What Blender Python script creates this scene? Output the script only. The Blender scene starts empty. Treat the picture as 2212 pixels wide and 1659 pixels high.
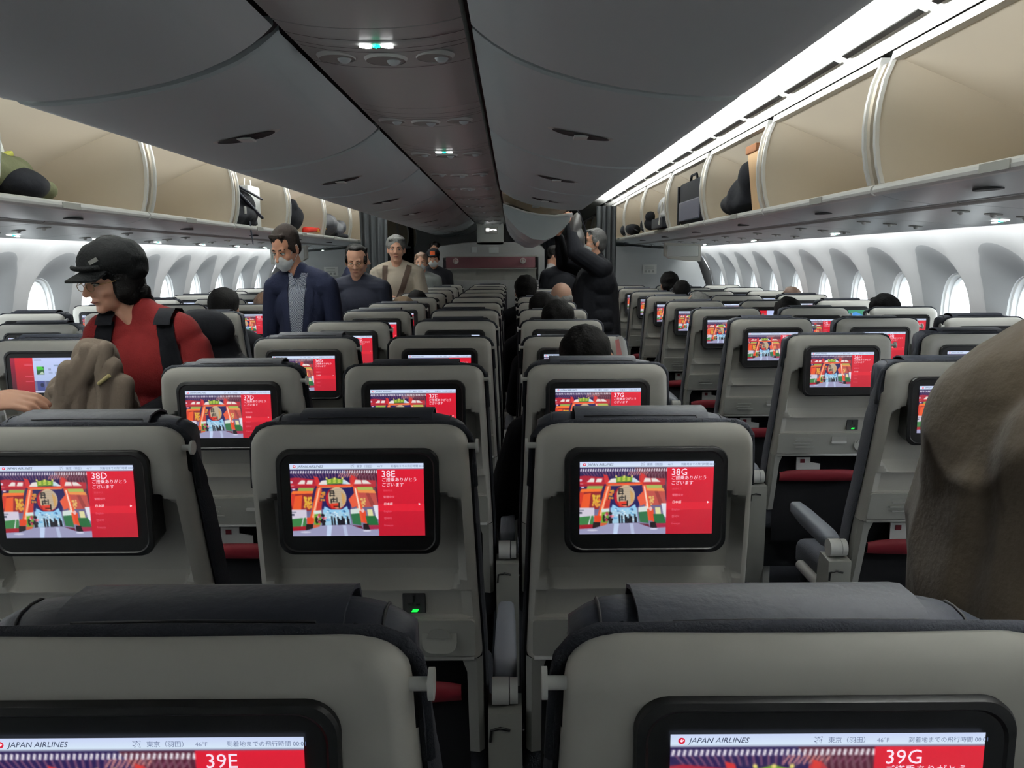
import bpy, bmesh, math, random
import numpy as np
from mathutils import Vector, Matrix, noise
random.seed(7)
R = math.radians
scene = bpy.context.scene
COL = scene.collection

# ------------------------------------------------------------------ camera
EYE = 1.44                       # eye height above the cabin floor
cam_d = bpy.data.cameras.new('camera'); cam = bpy.data.objects.new('camera', cam_d); COL.objects.link(cam)
cam_d.sensor_width = 36.0; cam_d.lens = 1720 / 2212 * 36; cam_d.clip_start = 0.02; cam_d.clip_end = 200
PITCH, ROLL, YAW = R(-8.87), R(-0.42), R(0.1)
cam.matrix_world = (Matrix.Translation((0, 0, EYE)) @ Matrix.Rotation(YAW, 4, 'Z') @
                    Matrix.Rotation(R(90) + PITCH, 4, 'X') @ Matrix.Rotation(ROLL, 4, 'Z'))
scene.camera = cam
CM = cam.matrix_world.to_3x3()

def ray(px, py):
    return (CM @ Vector(((px - 1106) / 1720, (829.5 - py) / 1720, -1))).normalized()
def at_y(px, py, Y):
    d = ray(px, py); return Vector((0, 0, EYE)) + d * (Y / d.y)
def at_x(px, py, X):
    d = ray(px, py); return Vector((0, 0, EYE)) + d * (X / d.x)

# ------------------------------------------------------------------ world, colour, light
w = bpy.data.worlds.new('world'); scene.world = w; w.use_nodes = True
bg = w.node_tree.nodes['Background']
tc = w.node_tree.nodes.new('ShaderNodeTexCoord'); sp = w.node_tree.nodes.new('ShaderNodeSeparateXYZ')
rp = w.node_tree.nodes.new('ShaderNodeValToRGB')
w.node_tree.links.new(tc.outputs['Generated'], sp.inputs[0]); w.node_tree.links.new(sp.outputs[2], rp.inputs[0])
rp.color_ramp.elements[0].position = 0.0; rp.color_ramp.elements[0].color = (.55, .58, .60, 1)
rp.color_ramp.elements[1].position = 0.25; rp.color_ramp.elements[1].color = (.86, .92, 1.0, 1)
w.node_tree.links.new(rp.outputs[0], bg.inputs[0]); bg.inputs[1].default_value = 6.0
vs = scene.view_settings
vs.view_transform = 'Standard'; vs.look = 'None'; vs.gamma = 1; vs.exposure = 0.5; vs.use_curve_mapping = False
scene.cycles.max_bounces = 7; scene.cycles.diffuse_bounces = 5; scene.cycles.glossy_bounces = 2
scene.cycles.transparent_max_bounces = 8; scene.cycles.sample_clamp_indirect = 3
scene.cycles.use_denoising = True

C0 = -0.27                       # cabin centre line
FRONT, BACK = 11.0, -1.2         # where this cabin section is built from / to

def area(name, loc, size, rot, power, color=(1, 1, 1), spread=0):
    l = bpy.data.lights.new(name, 'AREA'); l.shape = 'RECTANGLE'; l.size, l.size_y = size; l.energy = power; l.color = color
    o = bpy.data.objects.new(name, l); o.location = loc; o.rotation_euler = rot; COL.objects.link(o)
    if spread: l.spread = R(spread)
    o['kind'] = 'structure'
    return o
COVE_W, WASH_W = 250, 24
for s in (-1, 1):                # LED strips behind the centre bins washing the aisle ceiling
    area('cove_light', (C0 + s * .79, 4.4, EYE + .655), (.08, 11.2), (0, R(180) + s * R(44), 0), COVE_W, (.97, 1.0, .985), 128)
    # LED strips under the outer edge of the bins washing the side walls
    area('wash_light', (C0 + s * 2.385, 4.3, EYE + .110), (.02, 11.0), (0, -s * R(38), 0), WASH_W, (.95, 1.0, 1.0))

# ------------------------------------------------------------------ helpers
def lin(c):
    c = c / 255.0
    return c / 12.92 if c <= .04045 else ((c + .055) / 1.055) ** 2.4
def rgb(r, g, b): return (lin(r), lin(g), lin(b), 1)
MATS = {}
def mat(name, col, rough=.5, metal=0, emit=0, bump=0, bscale=200, spec=None, var=0, vscale=8, sheen=0):
    if name in MATS: return MATS[name]
    m = bpy.data.materials.new(name); m.use_nodes = True; nt = m.node_tree; b = nt.nodes['Principled BSDF']
    b.inputs['Base Color'].default_value = col; b.inputs['Roughness'].default_value = rough
    b.inputs['Metallic'].default_value = metal; b.inputs['Specular IOR Level'].default_value = (.12 if rough >= .8 else .5) if spec is None else spec
    if sheen: b.inputs['Sheen Weight'].default_value = sheen
    if emit:
        b.inputs['Emission Color'].default_value = col; b.inputs['Emission Strength'].default_value = emit
    t = nt.nodes.new('ShaderNodeTexCoord')
    if var:
        n = nt.nodes.new('ShaderNodeTexNoise'); n.inputs['Scale'].default_value = vscale; n.inputs['Detail'].default_value = 4
        mx = nt.nodes.new('ShaderNodeMix'); mx.data_type = 'RGBA'
        mx.inputs[6].default_value = tuple(c * (1 - var) for c in col[:3]) + (1,)
        mx.inputs[7].default_value = tuple(min(1, c * (1 + var)) for c in col[:3]) + (1,)
        nt.links.new(t.outputs['Object'], n.inputs['Vector']); nt.links.new(n.outputs['Fac'], mx.inputs[0])
        nt.links.new(mx.outputs[2], b.inputs['Base Color'])
    if bump:
        n = nt.nodes.new('ShaderNodeTexNoise'); n.inputs['Scale'].default_value = bscale; n.inputs['Detail'].default_value = 3
        bp = nt.nodes.new('ShaderNodeBump'); bp.inputs['Strength'].default_value = bump; bp.inputs['Distance'].default_value = .004
        nt.links.new(t.outputs['Object'], n.inputs['Vector']); nt.links.new(n.outputs['Fac'], bp.inputs['Height'])
        nt.links.new(bp.outputs[0], b.inputs['Normal'])
    MATS[name] = m; return m
def vmat(name, emit=0, rough=.6):
    m = bpy.data.materials.new(name); m.use_nodes = True; nt = m.node_tree; b = nt.nodes['Principled BSDF']
    a = nt.nodes.new('ShaderNodeVertexColor'); a.layer_name = 'Col'
    b.inputs['Roughness'].default_value = rough
    if emit:
        b.inputs['Base Color'].default_value = (.01, .01, .01, 1)
        nt.links.new(a.outputs[0], b.inputs['Emission Color']); b.inputs['Emission Strength'].default_value = emit
    else: nt.links.new(a.outputs[0], b.inputs['Base Color'])
    return m

SHELL = mat('seat_plastic', rgb(186, 184, 176), .42, var=.02, vscale=3)
SHELL2 = mat('seat_plastic_grey', rgb(152, 152, 146), .5)
TRAYM = mat('tray_plastic', rgb(178, 178, 170), .45)
FABRIC = mat('dark_fabric', rgb(34, 36, 42), .9, bump=.5, bscale=420, var=.12, vscale=60, spec=.2)
LEATHER = mat('dark_leather', rgb(34, 37, 46), .55, spec=.3, bump=.25, bscale=90, var=.1, vscale=12)
BLACK = mat('black_plastic', rgb(8, 8, 10), .42, spec=.35)
BLACKR = mat('black_cloth', rgb(10, 11, 15), .95, bump=.3, bscale=60, spec=.12)
WHITEP = mat('white_plastic', rgb(215, 215, 210), .4)
ARMM = mat('armrest_pad', rgb(96, 100, 108), .6)
ARMB = mat('armrest_box', rgb(140, 140, 134), .5)
REDM = mat('red_strip', rgb(112, 12, 28), .7)
POCK = mat('pocket_net', rgb(16, 16, 19), .9)
BIN = mat('bin_lining', rgb(204, 194, 177), .55, var=.015, vscale=2)
BINX = mat('bin_outer', rgb(226, 222, 212), .45)
RAIL = mat('bin_rail', rgb(232, 232, 228), .35)
PSU = mat('psu_panel', rgb(214, 220, 220), .35, spec=.6)
GREYB = mat('centre_bin_panel', rgb(200, 208, 208), .5, var=.02, vscale=1.5)
SPINE = mat('spine_panel', rgb(196, 200, 196), .38)
GROOVE = mat('groove_dark', rgb(40, 40, 42), .7)
WALLM = mat('sidewall', rgb(208, 208, 208), .6)
CEILM = mat('cove_ceiling', rgb(240, 240, 236), .6)
REVEAL = mat('window_reveal', rgb(176, 178, 180), .6)
BULK = mat('bulkhead', rgb(176, 178, 178), .6, var=.02, vscale=2)
CARPET = mat('carpet', rgb(48, 50, 56), .95, bump=.6, bscale=300, var=.2, vscale=40)
CURT = mat('curtain_cloth', rgb(44, 46, 48), .9, spec=.1, bump=.2, bscale=200)
SKIN = mat('skin', rgb(222, 168, 140), .5, var=.05, vscale=20)
SKIN2 = mat('skin_tan', rgb(204, 146, 116), .5, var=.05, vscale=20)
HAIR = mat('black_hair', rgb(9, 8, 8), .8, spec=.08, bump=.9, bscale=120)
HAIRG = mat('grey_hair', rgb(92, 92, 90), .85, bump=.9, bscale=120, var=.3, vscale=60)
HAIRB = mat('brown_hair', rgb(92, 66, 48), .6, bump=.9, bscale=120)
MASKM = mat('mask_white', rgb(240, 242, 240), .8, bump=.2, bscale=60)
LIP = mat('lip', rgb(160, 92, 84), .5)
GLASSF = mat('frame_metal', rgb(120, 92, 50), .35, metal=.6)
LITW = mat('lit_white', (1, 1, 1, 1), .5, emit=4)
LITG = mat('lit_green', rgb(20, 220, 170), .5, emit=2.2)

def obj(name, me, parent=None, m=None, smooth=None):
    if isinstance(me, bmesh.types.BMesh):
        b = me; me = bpy.data.meshes.new(name); b.normal_update(); b.to_mesh(me); b.free()
    o = bpy.data.objects.new(name, me); COL.objects.link(o)
    if m is not None:
        ms = m if isinstance(m, (list, tuple)) else [m]
        for k in ms: me.materials.append(k)
    if smooth is not None: shade(me, smooth)
    if parent is not None: o.parent = parent
    return o
def shade(me, ang=35):
    me.shade_smooth() if ang >= 180 else me.set_sharp_from_angle(angle=R(ang))
def thing(name, label, cat, loc=(0, 0, 0), rz=0, group=None):
    o = bpy.data.objects.new(name, None); COL.objects.link(o); o.empty_display_size = .05
    o.location = loc; o.rotation_euler = (0, 0, rz); o['label'] = label; o['category'] = cat
    if group: o['group'] = group
    return o
def tag(o, label, cat, group=None):
    o['label'] = label; o['category'] = cat
    if group: o['group'] = group
    return o
def struct(o): o['kind'] = 'structure'; return o
def copy_tree(o, parent=None):
    c = o.copy(); COL.objects.link(c)
    if parent is not None: c.parent = parent
    for ch in list(o.children): copy_tree(ch, c)
    return c
def box(bm, x0, x1, y0, y1, z0, z1, bev=0, seg=2, mi=0):
    r = bmesh.ops.create_cube(bm, size=1); vv = r['verts']
    for v in vv:
        v.co = Vector(((x0 + x1) / 2 + v.co.x * (x1 - x0), (y0 + y1) / 2 + v.co.y * (y1 - y0), (z0 + z1) / 2 + v.co.z * (z1 - z0)))
    fs = set(f for v in vv for f in v.link_faces)
    for f in fs: f.material_index = mi
    if bev:
        es = list(set(e for v in vv for e in v.link_edges))
        bmesh.ops.bevel(bm, geom=es, offset=bev, segments=seg, affect='EDGES', profile=.5)
def new(): return bmesh.new()
SHOP = bpy.data.scenes.new('workshop')     # a scratch scene where modifiers and text are evaluated; removed at the end
def evaluated_mesh(o):
    SHOP.collection.objects.link(o); vl = SHOP.view_layers[0]; vl.update(); dg = vl.depsgraph; dg.update()
    return bpy.data.meshes.new_from_object(o.evaluated_get(dg))
def tube(bm, pts, r, n=10, mi=0, flat=1.0):
    """a tube through the points; r a number or a list"""
    pts = [Vector(p) for p in pts]; rr = r if isinstance(r, (list, tuple)) else [r] * len(pts)
    rings = []
    up = Vector((0, 0, 1))
    for i, p in enumerate(pts):
        t = (pts[min(i + 1, len(pts) - 1)] - pts[max(i - 1, 0)]).normalized()
        a = t.cross(up)
        if a.length < .05: a = t.cross(Vector((1, 0, 0)))
        a.normalize(); b = t.cross(a).normalized()
        rings.append([bm.verts.new(p + a * math.cos(2 * math.pi * k / n) * rr[i] + b * math.sin(2 * math.pi * k / n) * rr[i] * flat) for k in range(n)])
    for i in range(len(rings) - 1):
        for k in range(n):
            f = bm.faces.new((rings[i][k], rings[i][(k + 1) % n], rings[i + 1][(k + 1) % n], rings[i + 1][k])); f.material_index = mi; f.smooth = True
    f = bm.faces.new(rings[0][::-1]); f.material_index = mi
    f = bm.faces.new(rings[-1]); f.material_index = mi
def prism(bm, outline, axis, a, b, mi=0):
    """outline: 2D points; extruded along axis from a to b. axis 'x': (y,z); 'y': (x,z); 'z': (x,y)"""
    def P(u, v, t): return (t, u, v) if axis == 'x' else (u, t, v) if axis == 'y' else (u, v, t)
    A = [bm.verts.new(P(u, v, a)) for u, v in outline]; B = [bm.verts.new(P(u, v, b)) for u, v in outline]
    n = len(outline); fs = []
    for i in range(n): fs.append(bm.faces.new((A[i], A[(i + 1) % n], B[(i + 1) % n], B[i])))
    fs.append(bm.faces.new(A[::-1])); fs.append(bm.faces.new(B))
    for f in fs: f.material_index = mi
    return fs
def rrect(w, h, r, cx=0, cz=0, n=6):
    out = []
    for (sx, sz, a0) in ((1, 1, 0), (-1, 1, 90), (-1, -1, 180), (1, -1, 270)):
        for k in range(n + 1):
            a = R(a0 + 90 * k / n)
            out.append((cx + sx * (w / 2 - r) + r * math.cos(a), cz + sz * (h / 2 - r) + r * math.sin(a)))
    return out
def ribbon(bm, rows, mi=0, smooth=True):
    """grid of points -> quads"""
    V = [[bm.verts.new(p) for p in r] for r in rows]
    for i in range(len(V) - 1):
        for j in range(len(V[0]) - 1):
            f = bm.faces.new((V[i][j], V[i][j + 1], V[i + 1][j + 1], V[i + 1][j])); f.material_index = mi; f.smooth = smooth
    return V
def fixn(bm): bmesh.ops.recalc_face_normals(bm, faces=bm.faces)
_tc = {}
def text_geo(s, size, extrude=0):
    """(verts2d, faces, width) of a line of text"""
    key = (s, size)
    if key in _tc: return _tc[key]
    cu = bpy.data.curves.new('t', 'FONT'); cu.body = s; cu.size = size; cu.resolution_u = 2
    o = bpy.data.objects.new('t', cu)
    me = evaluated_mesh(o)
    vs_ = [(v.co.x, v.co.y) for v in me.vertices]; fs = [tuple(p.vertices) for p in me.polygons]
    bpy.data.objects.remove(o); bpy.data.curves.remove(cu); bpy.data.meshes.remove(me)
    _tc[key] = (vs_, fs); return _tc[key]
def smoothstep(a, b, x):
    t = max(0, min(1, (x - a) / (b - a))); return t * t * (3 - 2 * t)
ORD = ['first', 'second', 'third', 'fourth', 'fifth', 'sixth', 'seventh', 'eighth', 'ninth', 'tenth', 'eleventh', 'twelfth',
       'thirteenth', 'fourteenth', 'fifteenth', 'sixteenth', 'seventeenth', 'eighteenth', 'nineteenth', 'twentieth', 'twenty-first', 'twenty-second']
# ------------------------------------------------------------------ structure
PITCHW = .631
def wall_o(h):                   # inner surface of the side wall: offset from the centre line by height above the eye
    pts = [(-1.44, 2.70), (-1.1, 2.80), (-.8, 2.82), (-.55, 2.80), (-.35, 2.755), (-.15, 2.705), (0, 2.63), (.08, 2.555), (.14, 2.475), (.2, 2.42)]
    if h <= pts[0][0]: return pts[0][1]
    for (a, oa), (b, ob) in zip(pts, pts[1:]):
        if h <= b: return oa + (ob - oa) * (h - a) / (b - a)
    return pts[-1][1]
def sup(a, n):                   # superellipse
    c, s = math.cos(a), math.sin(a)
    return (abs(c) ** (2 / n)) * (1 if c >= 0 else -1), (abs(s) ** (2 / n)) * (1 if s >= 0 else -1)
WIN0 = 4.55
WINS = [WIN0 + PITCHW * k for k in range(-7, 9)]
def side_wall(s):
    bm = new(); N = 48
    for yc in WINS:
        H0, H1, hw = -.78, .19, PITCHW / 2
        och, oa, ob = -.27, .245, .335
        wch, wa, wb = -.335, .155, .24
        rings = []
        angs = [2 * math.pi * k / N for k in range(N)]
        hmid = (H0 + H1) / 2
        def wallpt(y, h): return Vector((C0 + s * wall_o(h), y, EYE + h))
        rect = []
        for a in angs:
            c, d = math.cos(a), math.sin(a)
            dy = c * 10; dh = d * 10
            t = min(hw / abs(dy) if abs(dy) > 1e-6 else 9e9, ((H1 - och) if dh > 0 else (och - H0)) / abs(dh) if abs(dh) > 1e-6 else 9e9)
            rect.append((dy * t, och + dh * t))
        # snap the four corners
        for (cy, chh) in ((hw, H1), (-hw, H1), (-hw, H0), (hw, H0)):
            k = min(range(N), key=lambda i: (rect[i][0] - cy) ** 2 + (rect[i][1] - chh) ** 2); rect[k] = (cy, chh)
        oval = []
        for a in angs:
            u, v = sup(a, 2.25); oval.append((u * oa, och + v * ob))
        for f in (0, .35, .7, 1):
            rings.append([wallpt(yc + r[0] * (1 - f) + o[0] * f, r[1] * (1 - f) + o[1] * f) for r, o in zip(rect, oval)])
        ringw = []
        for a in angs:
            u, v = sup(a, 2.6); ringw.append(Vector((C0 + s * 2.79, yc + u * wa, EYE + wch + v * wb)))
        rings.append([(p * .93 + q * .07) for p, q in zip(rings[3], ringw)])
        for f in (.35, .7, 1): rings.append([rings[3][i].lerp(ringw[i], f) for i in range(N)])
        V = [[bm.verts.new(p) for p in r] for r in rings]
        for i in range(len(V) - 1):
            for k in range(N):
                f = bm.faces.new((V[i][k], V[i][(k + 1) % N], V[i + 1][(k + 1) % N], V[i + 1][k])); f.smooth = True
                f.material_index = 0 if i < 3 else 1
        ribbon(bm, [[wallpt(yc - hw, h), wallpt(yc + hw, h)] for h in (-.78, -1.0, -1.2, -1.44)])
    y0, y1 = WINS[0] - PITCHW / 2, WINS[-1] + PITCHW / 2
    for a, b in ((BACK, y0), (y1, 16)):
        ribbon(bm, [[Vector((C0 + s * wall_o(h), a, EYE + h)), Vector((C0 + s * wall_o(h), b, EYE + h))] for h in (.19, .05, -.15, -.4, -.78, -1.1, -1.44)])
    bmesh.ops.remove_doubles(bm, verts=bm.verts, dist=.0006); fixn(bm)
    o = struct(obj('wall_' + ('left' if s < 0 else 'right'), bm, m=[WALLM, REVEAL], smooth=50))
side_wall(-1); side_wall(1)

# windows: a stepped frame, two panes
def glass_mat():
    m = bpy.data.materials.new('window_glass'); m.use_nodes = True; nt = m.node_tree; nt.nodes.clear()
    o = nt.nodes.new('ShaderNodeOutputMaterial'); mx = nt.nodes.new('ShaderNodeMixShader')
    t = nt.nodes.new('ShaderNodeBsdfTransparent'); g = nt.nodes.new('ShaderNodeBsdfGlossy'); g.inputs['Roughness'].default_value = .05
    t.inputs[0].default_value = (.97, .985, .98, 1); mx.inputs[0].default_value = .06
    nt.links.new(t.outputs[0], mx.inputs[1]); nt.links.new(g.outputs[0], mx.inputs[2]); nt.links.new(mx.outputs[0], o.inputs[0]); return m
GLASS = glass_mat()
WFRAME = mat('window_frame', rgb(236, 238, 238), .35)
def window_mesh():
    bm = new(); N = 40; wa, wb = .155, .24
    prof = [(0, 1.0), (.010, .985), (.014, .93), (.035, .90), (.038, .86), (.060, .84)]
    V = []
    for (dx, k) in prof:
        V.append([bm.verts.new((dx, sup(2 * math.pi * i / N, 2.6)[0] * (wa - (1 - k) * .16), sup(2 * math.pi * i / N, 2.6)[1] * (wb - (1 - k) * .16))) for i in range(N)])
    for i in range(len(V) - 1):
        for k in range(N): bm.faces.new((V[i][k], V[i][(k + 1) % N], V[i + 1][(k + 1) % N], V[i + 1][k])).smooth = True
    me = bpy.data.meshes.new('window'); bm.to_mesh(me); bm.free(); me.materials.append(WFRAME); shade(me, 30)
    b2 = new()
    prism(b2, [(sup(2 * math.pi * i / N, 2.6)[0] * (wa - .0235), sup(2 * math.pi * i / N, 2.6)[1] * (wb - .0235)) for i in range(N)], 'x', .045, .049)
    mp = bpy.data.meshes.new('pane'); b2.to_mesh(mp); b2.free(); mp.materials.append(GLASS)
    return me, mp
WME, PME = window_mesh(); k = 0
for s in (-1, 1):
    for yc in WINS:
        if yc < 2.9: continue
        k += 1
        o = struct(bpy.data.objects.new('window_%d' % k, WME)); COL.objects.link(o); o.location = (C0 + s * 2.79, yc, EYE - .335)
        if s < 0: o.rotation_euler = (0, 0, math.pi)
        p = bpy.data.objects.new('pane', PME); COL.objects.link(p); p.parent = o

bm = new(); box(bm, -4, 4, BACK, 17, -.05, 0); struct(obj('floor', bm, m=CARPET))
# ceiling: one arch from wall to wall above bins
bm = new()
arch = [(0, .90), (.35, .89), (.7, .87), (1.0, .825), (1.25, .765), (1.42, .712), (1.47, .692)]
full = [(-o, h) for o, h in arch[::-1]] + arch[1:]
ribbon(bm, [[Vector((C0 + o, y, EYE + h)) for o, h in full] for y in (BACK, 2, 6, 10, 16)])
struct(obj('ceiling', bm, m=CEILM, smooth=60))
# outer skin above the side bins and behind the walls (keeps daylight to the windows only)
bm = new()
skin = [(-2.95, -1.5), (-3.02, -1.0), (-3.0, -.58)]
for s in (-1, 1):
    ribbon(bm, [[Vector((C0 + s * o, y, EYE + h)) for o, h in ((1.50, .93), (2.0, .72), (2.45, .42), (2.72, .10), (2.80, -.02))] for y in (BACK, 16)])
    ribbon(bm, [[Vector((C0 + s * o, y, EYE + h)) for o, h in ((2.90, -.62), (2.80, -1.2), (2.6, -1.5))] for y in (BACK, 16)])
ribbon(bm, [[Vector((C0 + o, y, EYE + h)) for o, h in ((-1.5, .93), (0, 1.02), (1.5, .93))] for y in (BACK, 16)])
struct(obj('trim_1', bm, m=BULK))
bm = new(); box(bm, -4, 4, 16, 16.1, 0, 2.5); struct(obj('wall_front', bm, m=BULK))
bm = new(); box(bm, -4, 4, BACK - .1, BACK, 0, 2.5); struct(obj('wall_back', bm, m=BULK))

# air slots in the ceiling edge, and the dark gap over the side bins
for s in (-1, 1):
    bm = new()
    prism(bm, [(C0 + s * 1.47, EYE + .692), (C0 + s * 1.515, EYE + .668), (C0 + s * 1.52, EYE + .70), (C0 + s * 1.475, EYE + .72)], 'y', BACK, 16)
    fixn(bm)
    struct(obj('trim_%d' % (2 + (s > 0)), bm, m=RAIL))
    bm = new()
    prism(bm, [(C0 + s * 1.56, EYE + .665), (C0 + s * 1.9, EYE + .64), (C0 + s * 1.9, EYE + .70), (C0 + s * 1.52, EYE + .70)], 'y', BACK, 16)
    fixn(bm); struct(obj('trim_%d' % (4 + (s > 0)), bm, m=GROOVE))
slot_b = new()
a0 = Vector((1.430, 0, .7085)); a1 = Vector((1.462, 0, .6955)); nn = Vector((-.376, 0, -.926))
def slot_mesh(s):
    bm = new()
    for (w_, off, mi) in ((0, .004, 0), (.007, .009, 1)):
        pts = []
        for (t, y) in ((0 + w_ / .035, -.27 + w_), (1 - w_ / .035, -.27 + w_), (1 - w_ / .035, .27 - w_), (0 + w_ / .035, .27 - w_)):
            p = a0.lerp(a1, t) + nn * (off - .004); q = p + nn * .005
            pts.append((p, q, y))
        A = [bm.verts.new((s * p.x, y, EYE + p.z)) for p, q, y in pts]; B = [bm.verts.new((s * q.x, y, EYE + q.z)) for p, q, y in pts]
        for i in range(4):
            f = bm.faces.new((A[i], A[(i + 1) % 4], B[(i + 1) % 4], B[i])); f.material_index = mi
        f = bm.faces.new(B); f.material_index = mi; f = bm.faces.new(A); f.material_index = mi
    fixn(bm); me = bpy.data.meshes.new('air_vent'); bm.to_mesh(me); bm.free(); me.materials.append(RAIL); me.materials.append(BLACK); return me
me = slot_mesh(1)
for k in range(21):
    y = 1.47 + k * .605 - 0
    if y > 11: break
    o = bpy.data.objects.new('air_vent', me); COL.objects.link(o); o.location = (C0, y, 0)
    tag(o, 'dark air slot above the right bins, %s from the camera' % ORD[k], 'vent', 'air slots above the right bins')

# ------------------------------------------------------------------ side overhead bins
MOD = 1.21
BINY = [2.80 - MOD * 2 + MOD * k for k in range(0, 13)]      # right-side divider positions
BINYL = [3.98 - MOD * 3 + MOD * k for k in range(0, 13)]
arc = [(1.518, .245), (1.502, .30), (1.491, .37), (1.488, .44), (1.494, .51), (1.508, .58), (1.532, .642)]
shell_in = [(1.56, .640), (1.75, .565), (1.95, .475), (2.12, .385), (2.22, .30), (2.25, .25)]
shell_out = [(2.28, .22), (2.26, .32), (2.15, .41), (1.96, .50), (1.76, .59), (1.56, .668)]
def bin_meshes(s):
    L = MOD - .004; W = []
    X = lambda o, h: (s * o, EYE + h)
    bm = new()     # lining
    prof = [(1.532, .642)] + shell_in + [(2.25, .242), (1.54, .232)] + [(1.54, .212)] + shell_out + [(1.53, .668)]
    prism(bm, [X(o, h) for o, h in prof], 'y', .0455, L - .0455); fixn(bm); W.append(('bin_lining', bm, BIN))
    for (a, b) in ((.010, .046), (L - .046, L - .010)):
        bm = new(); prism(bm, [X(o, h) for o, h in arc + shell_in + [(2.25, .235), (1.53, .225)]], 'y', a, b); fixn(bm); W.append(('end_wall', bm, BIN))
    bm = new()     # white edging round the opening
    def strip(y0, y1, pts, t):
        for (o0, h0), (o1, h1) in zip(pts, pts[1:]):
            prism(bm, [X(o0 - t, h0), X(o0 + .004, h0), X(o1 + .004, h1), X(o1 - t, h1)], 'y', y0, y1)
    strip(.034, .050, arc, .010); strip(L - .050, L - .034, arc, .010)
    prism(bm, [X(1.520, .640), X(1.527, .668), X(1.56, .668), X(1.555, .640)], 'y', .04, L - .04); fixn(bm)
    W.append(('opening_trim', bm, RAIL))
    bm = new()     # rounded front rail
    pr = [(1.520 + .020 * math.cos(a), .226 + .019 * math.sin(a)) for a in [2 * math.pi * k / 12 for k in range(12)]]
    prism(bm, [X(o, h) for o, h in pr], 'y', .006, L - .006); fixn(bm); W.append(('front_rail', bm, RAIL))
    bm = new()     # under panel
    prism(bm, [X(1.525, .212), X(1.60, .192), X(1.72, .178), X(1.74, .19), X(1.74, .205)], 'y', .003, L - .003); fixn(bm); W.append(('under_panel', bm, PSU))
    bm = new()
    prism(bm, [(s * (1.62 + .030 * math.cos(a)), .6 * MOD + .06 * math.sin(a)) for a in [2 * math.pi * k / 20 for k in range(20)]], 'z', EYE + .1855, EYE + .192)
    fixn(bm); W.append(('latch', bm, GROOVE))
    bm = new()     # small placard on the rail
    box(bm, min(s * 1.497, s * 1.501), max(s * 1.497, s * 1.501), .36 * MOD, .36 * MOD + .13, EYE + .214, EYE + .238); W.append(('placard', bm, SHELL2))
    return W
def make_bin(s, y, label):
    t = thing('overhead_bin', label, 'overhead bin', (C0, y, 0), 0, 'open overhead bins along the ' + ('left' if s < 0 else 'right') + ' side')
    for n, bm, m in bin_meshes(s): obj(n, bm, t, m, smooth=28)
    return t
for s, ys in ((1, BINY), (-1, BINYL)):
    side = 'right' if s > 0 else 'left'; first = None
    for k, y in enumerate([v for v in ys if v + MOD > .9]):
        if y > 14: break
        lab = 'open cream overhead bin on the %s side, %s counted from the camera' % (side, ORD[k])
        if first is None: first = make_bin(s, y, lab)
        else:
            c = copy_tree(first); c.location = (C0, y, 0); c['label'] = lab
# grey service strip between bins and side wall, with reading lights and signs
def psu_meshes(s):
    out = []; L = .794
    bm = new(); prism(bm, [(s * 1.745, EYE + .176), (s * 1.775, EYE + .170), (s * 2.30, EYE + .128), (s * 2.30, EYE + .150), (s * 1.745, EYE + .20)], 'y', .003, L); fixn(bm)
    out.append(('service_cover', bm, PSU))
    bm = new(); prism(bm, [(s * 1.742, EYE + .178), (s * 1.762, EYE + .1695), (s * 1.782, EYE + .1675), (s * 1.775, EYE + .18)], 'y', 0, L); fixn(bm)
    out.append(('dark_joint', bm, SHELL2))
    for k in range(3):
        bm = new(); x = 1.88 + .13 * k; z = .128 + (2.30 - x) * .080
        bmesh.ops.create_cone(bm, cap_ends=True, segments=18, radius1=.030, radius2=.030, depth=.003, matrix=Matrix.Translation((s * x, .22 + .02 * k, EYE + z - .002)) @ Matrix.Rotation(s * .08, 4, 'Y'))
        out.append(('reading_light', bm, SHELL2))
        bm = new(); bmesh.ops.create_uvsphere(bm, u_segments=12, v_segments=8, radius=.011, matrix=Matrix.Translation((s * x, .22 + .02 * k, EYE + z - .004)))
        out.append(('lamp_lens', bm, WHITEP))
    return out
SIGNP = None
def make_psu(s, y, label, lit):
    t = thing('service_panel', label, 'service panel', (C0, y, 0), 0, 'service panels under the %s bins' % ('right' if s > 0 else 'left'))
    for n, bm, m in psu_meshes(s): obj(n, bm, t, m, smooth=30)
    return t
def sign_mesh():
    bm = new()
    for (x0, x1, mi) in ((-.046, -.014, 0), (-.010, .010, 1), (.014, .046, 0)):
        if mi == 0:
            prism(bm, [(x0, -.008), (x1, -.008), (x1, .010), ((x0 + x1) / 2, .012), (x0, .002)], 'z', -.002, .002, mi)
        else:
            prism(bm, [(-.010, 0), (0, -.011), (0, -.004), (.010, -.004), (.010, .004), (0, .004), (0, .011)], 'z', -.0025, .0025, mi)
    fixn(bm); me = bpy.data.meshes.new('lit_sign'); bm.to_mesh(me); bm.free(); me.materials.append(LITW); me.materials.append(LITG); return me
SIGN = sign_mesh()
for s in (-1, 1):
    first = None; side = 'right' if s > 0 else 'left'
    for k in range(11):
        y = 1.9 + .80 * k
        if y > 10: break
        lab = 'glossy grey service panel with reading lights under the %s bins, %s from the camera' % (side, ORD[k])
        if first is None: t = first = make_psu(s, y, lab, 0)
        else: t = copy_tree(first); t.location = (C0, y, 0); t['label'] = lab
        if k % 2 == (1 if s > 0 else 0): t['lit'] = 1
    for t in [o for o in COL.objects if o.get('lit') and (o.children[0].data.vertices[0].co.x > 0) == (s > 0)]:
        sg = bpy.data.objects.new('lit_sign', SIGN); COL.objects.link(sg); sg.parent = t
        sg.location = (s * 2.17, .46, EYE + .1335); sg.rotation_euler = (0, s * .08, s * math.pi / 2)
for o in list(COL.objects):
    if 'lit' in o: del o['lit']

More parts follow.
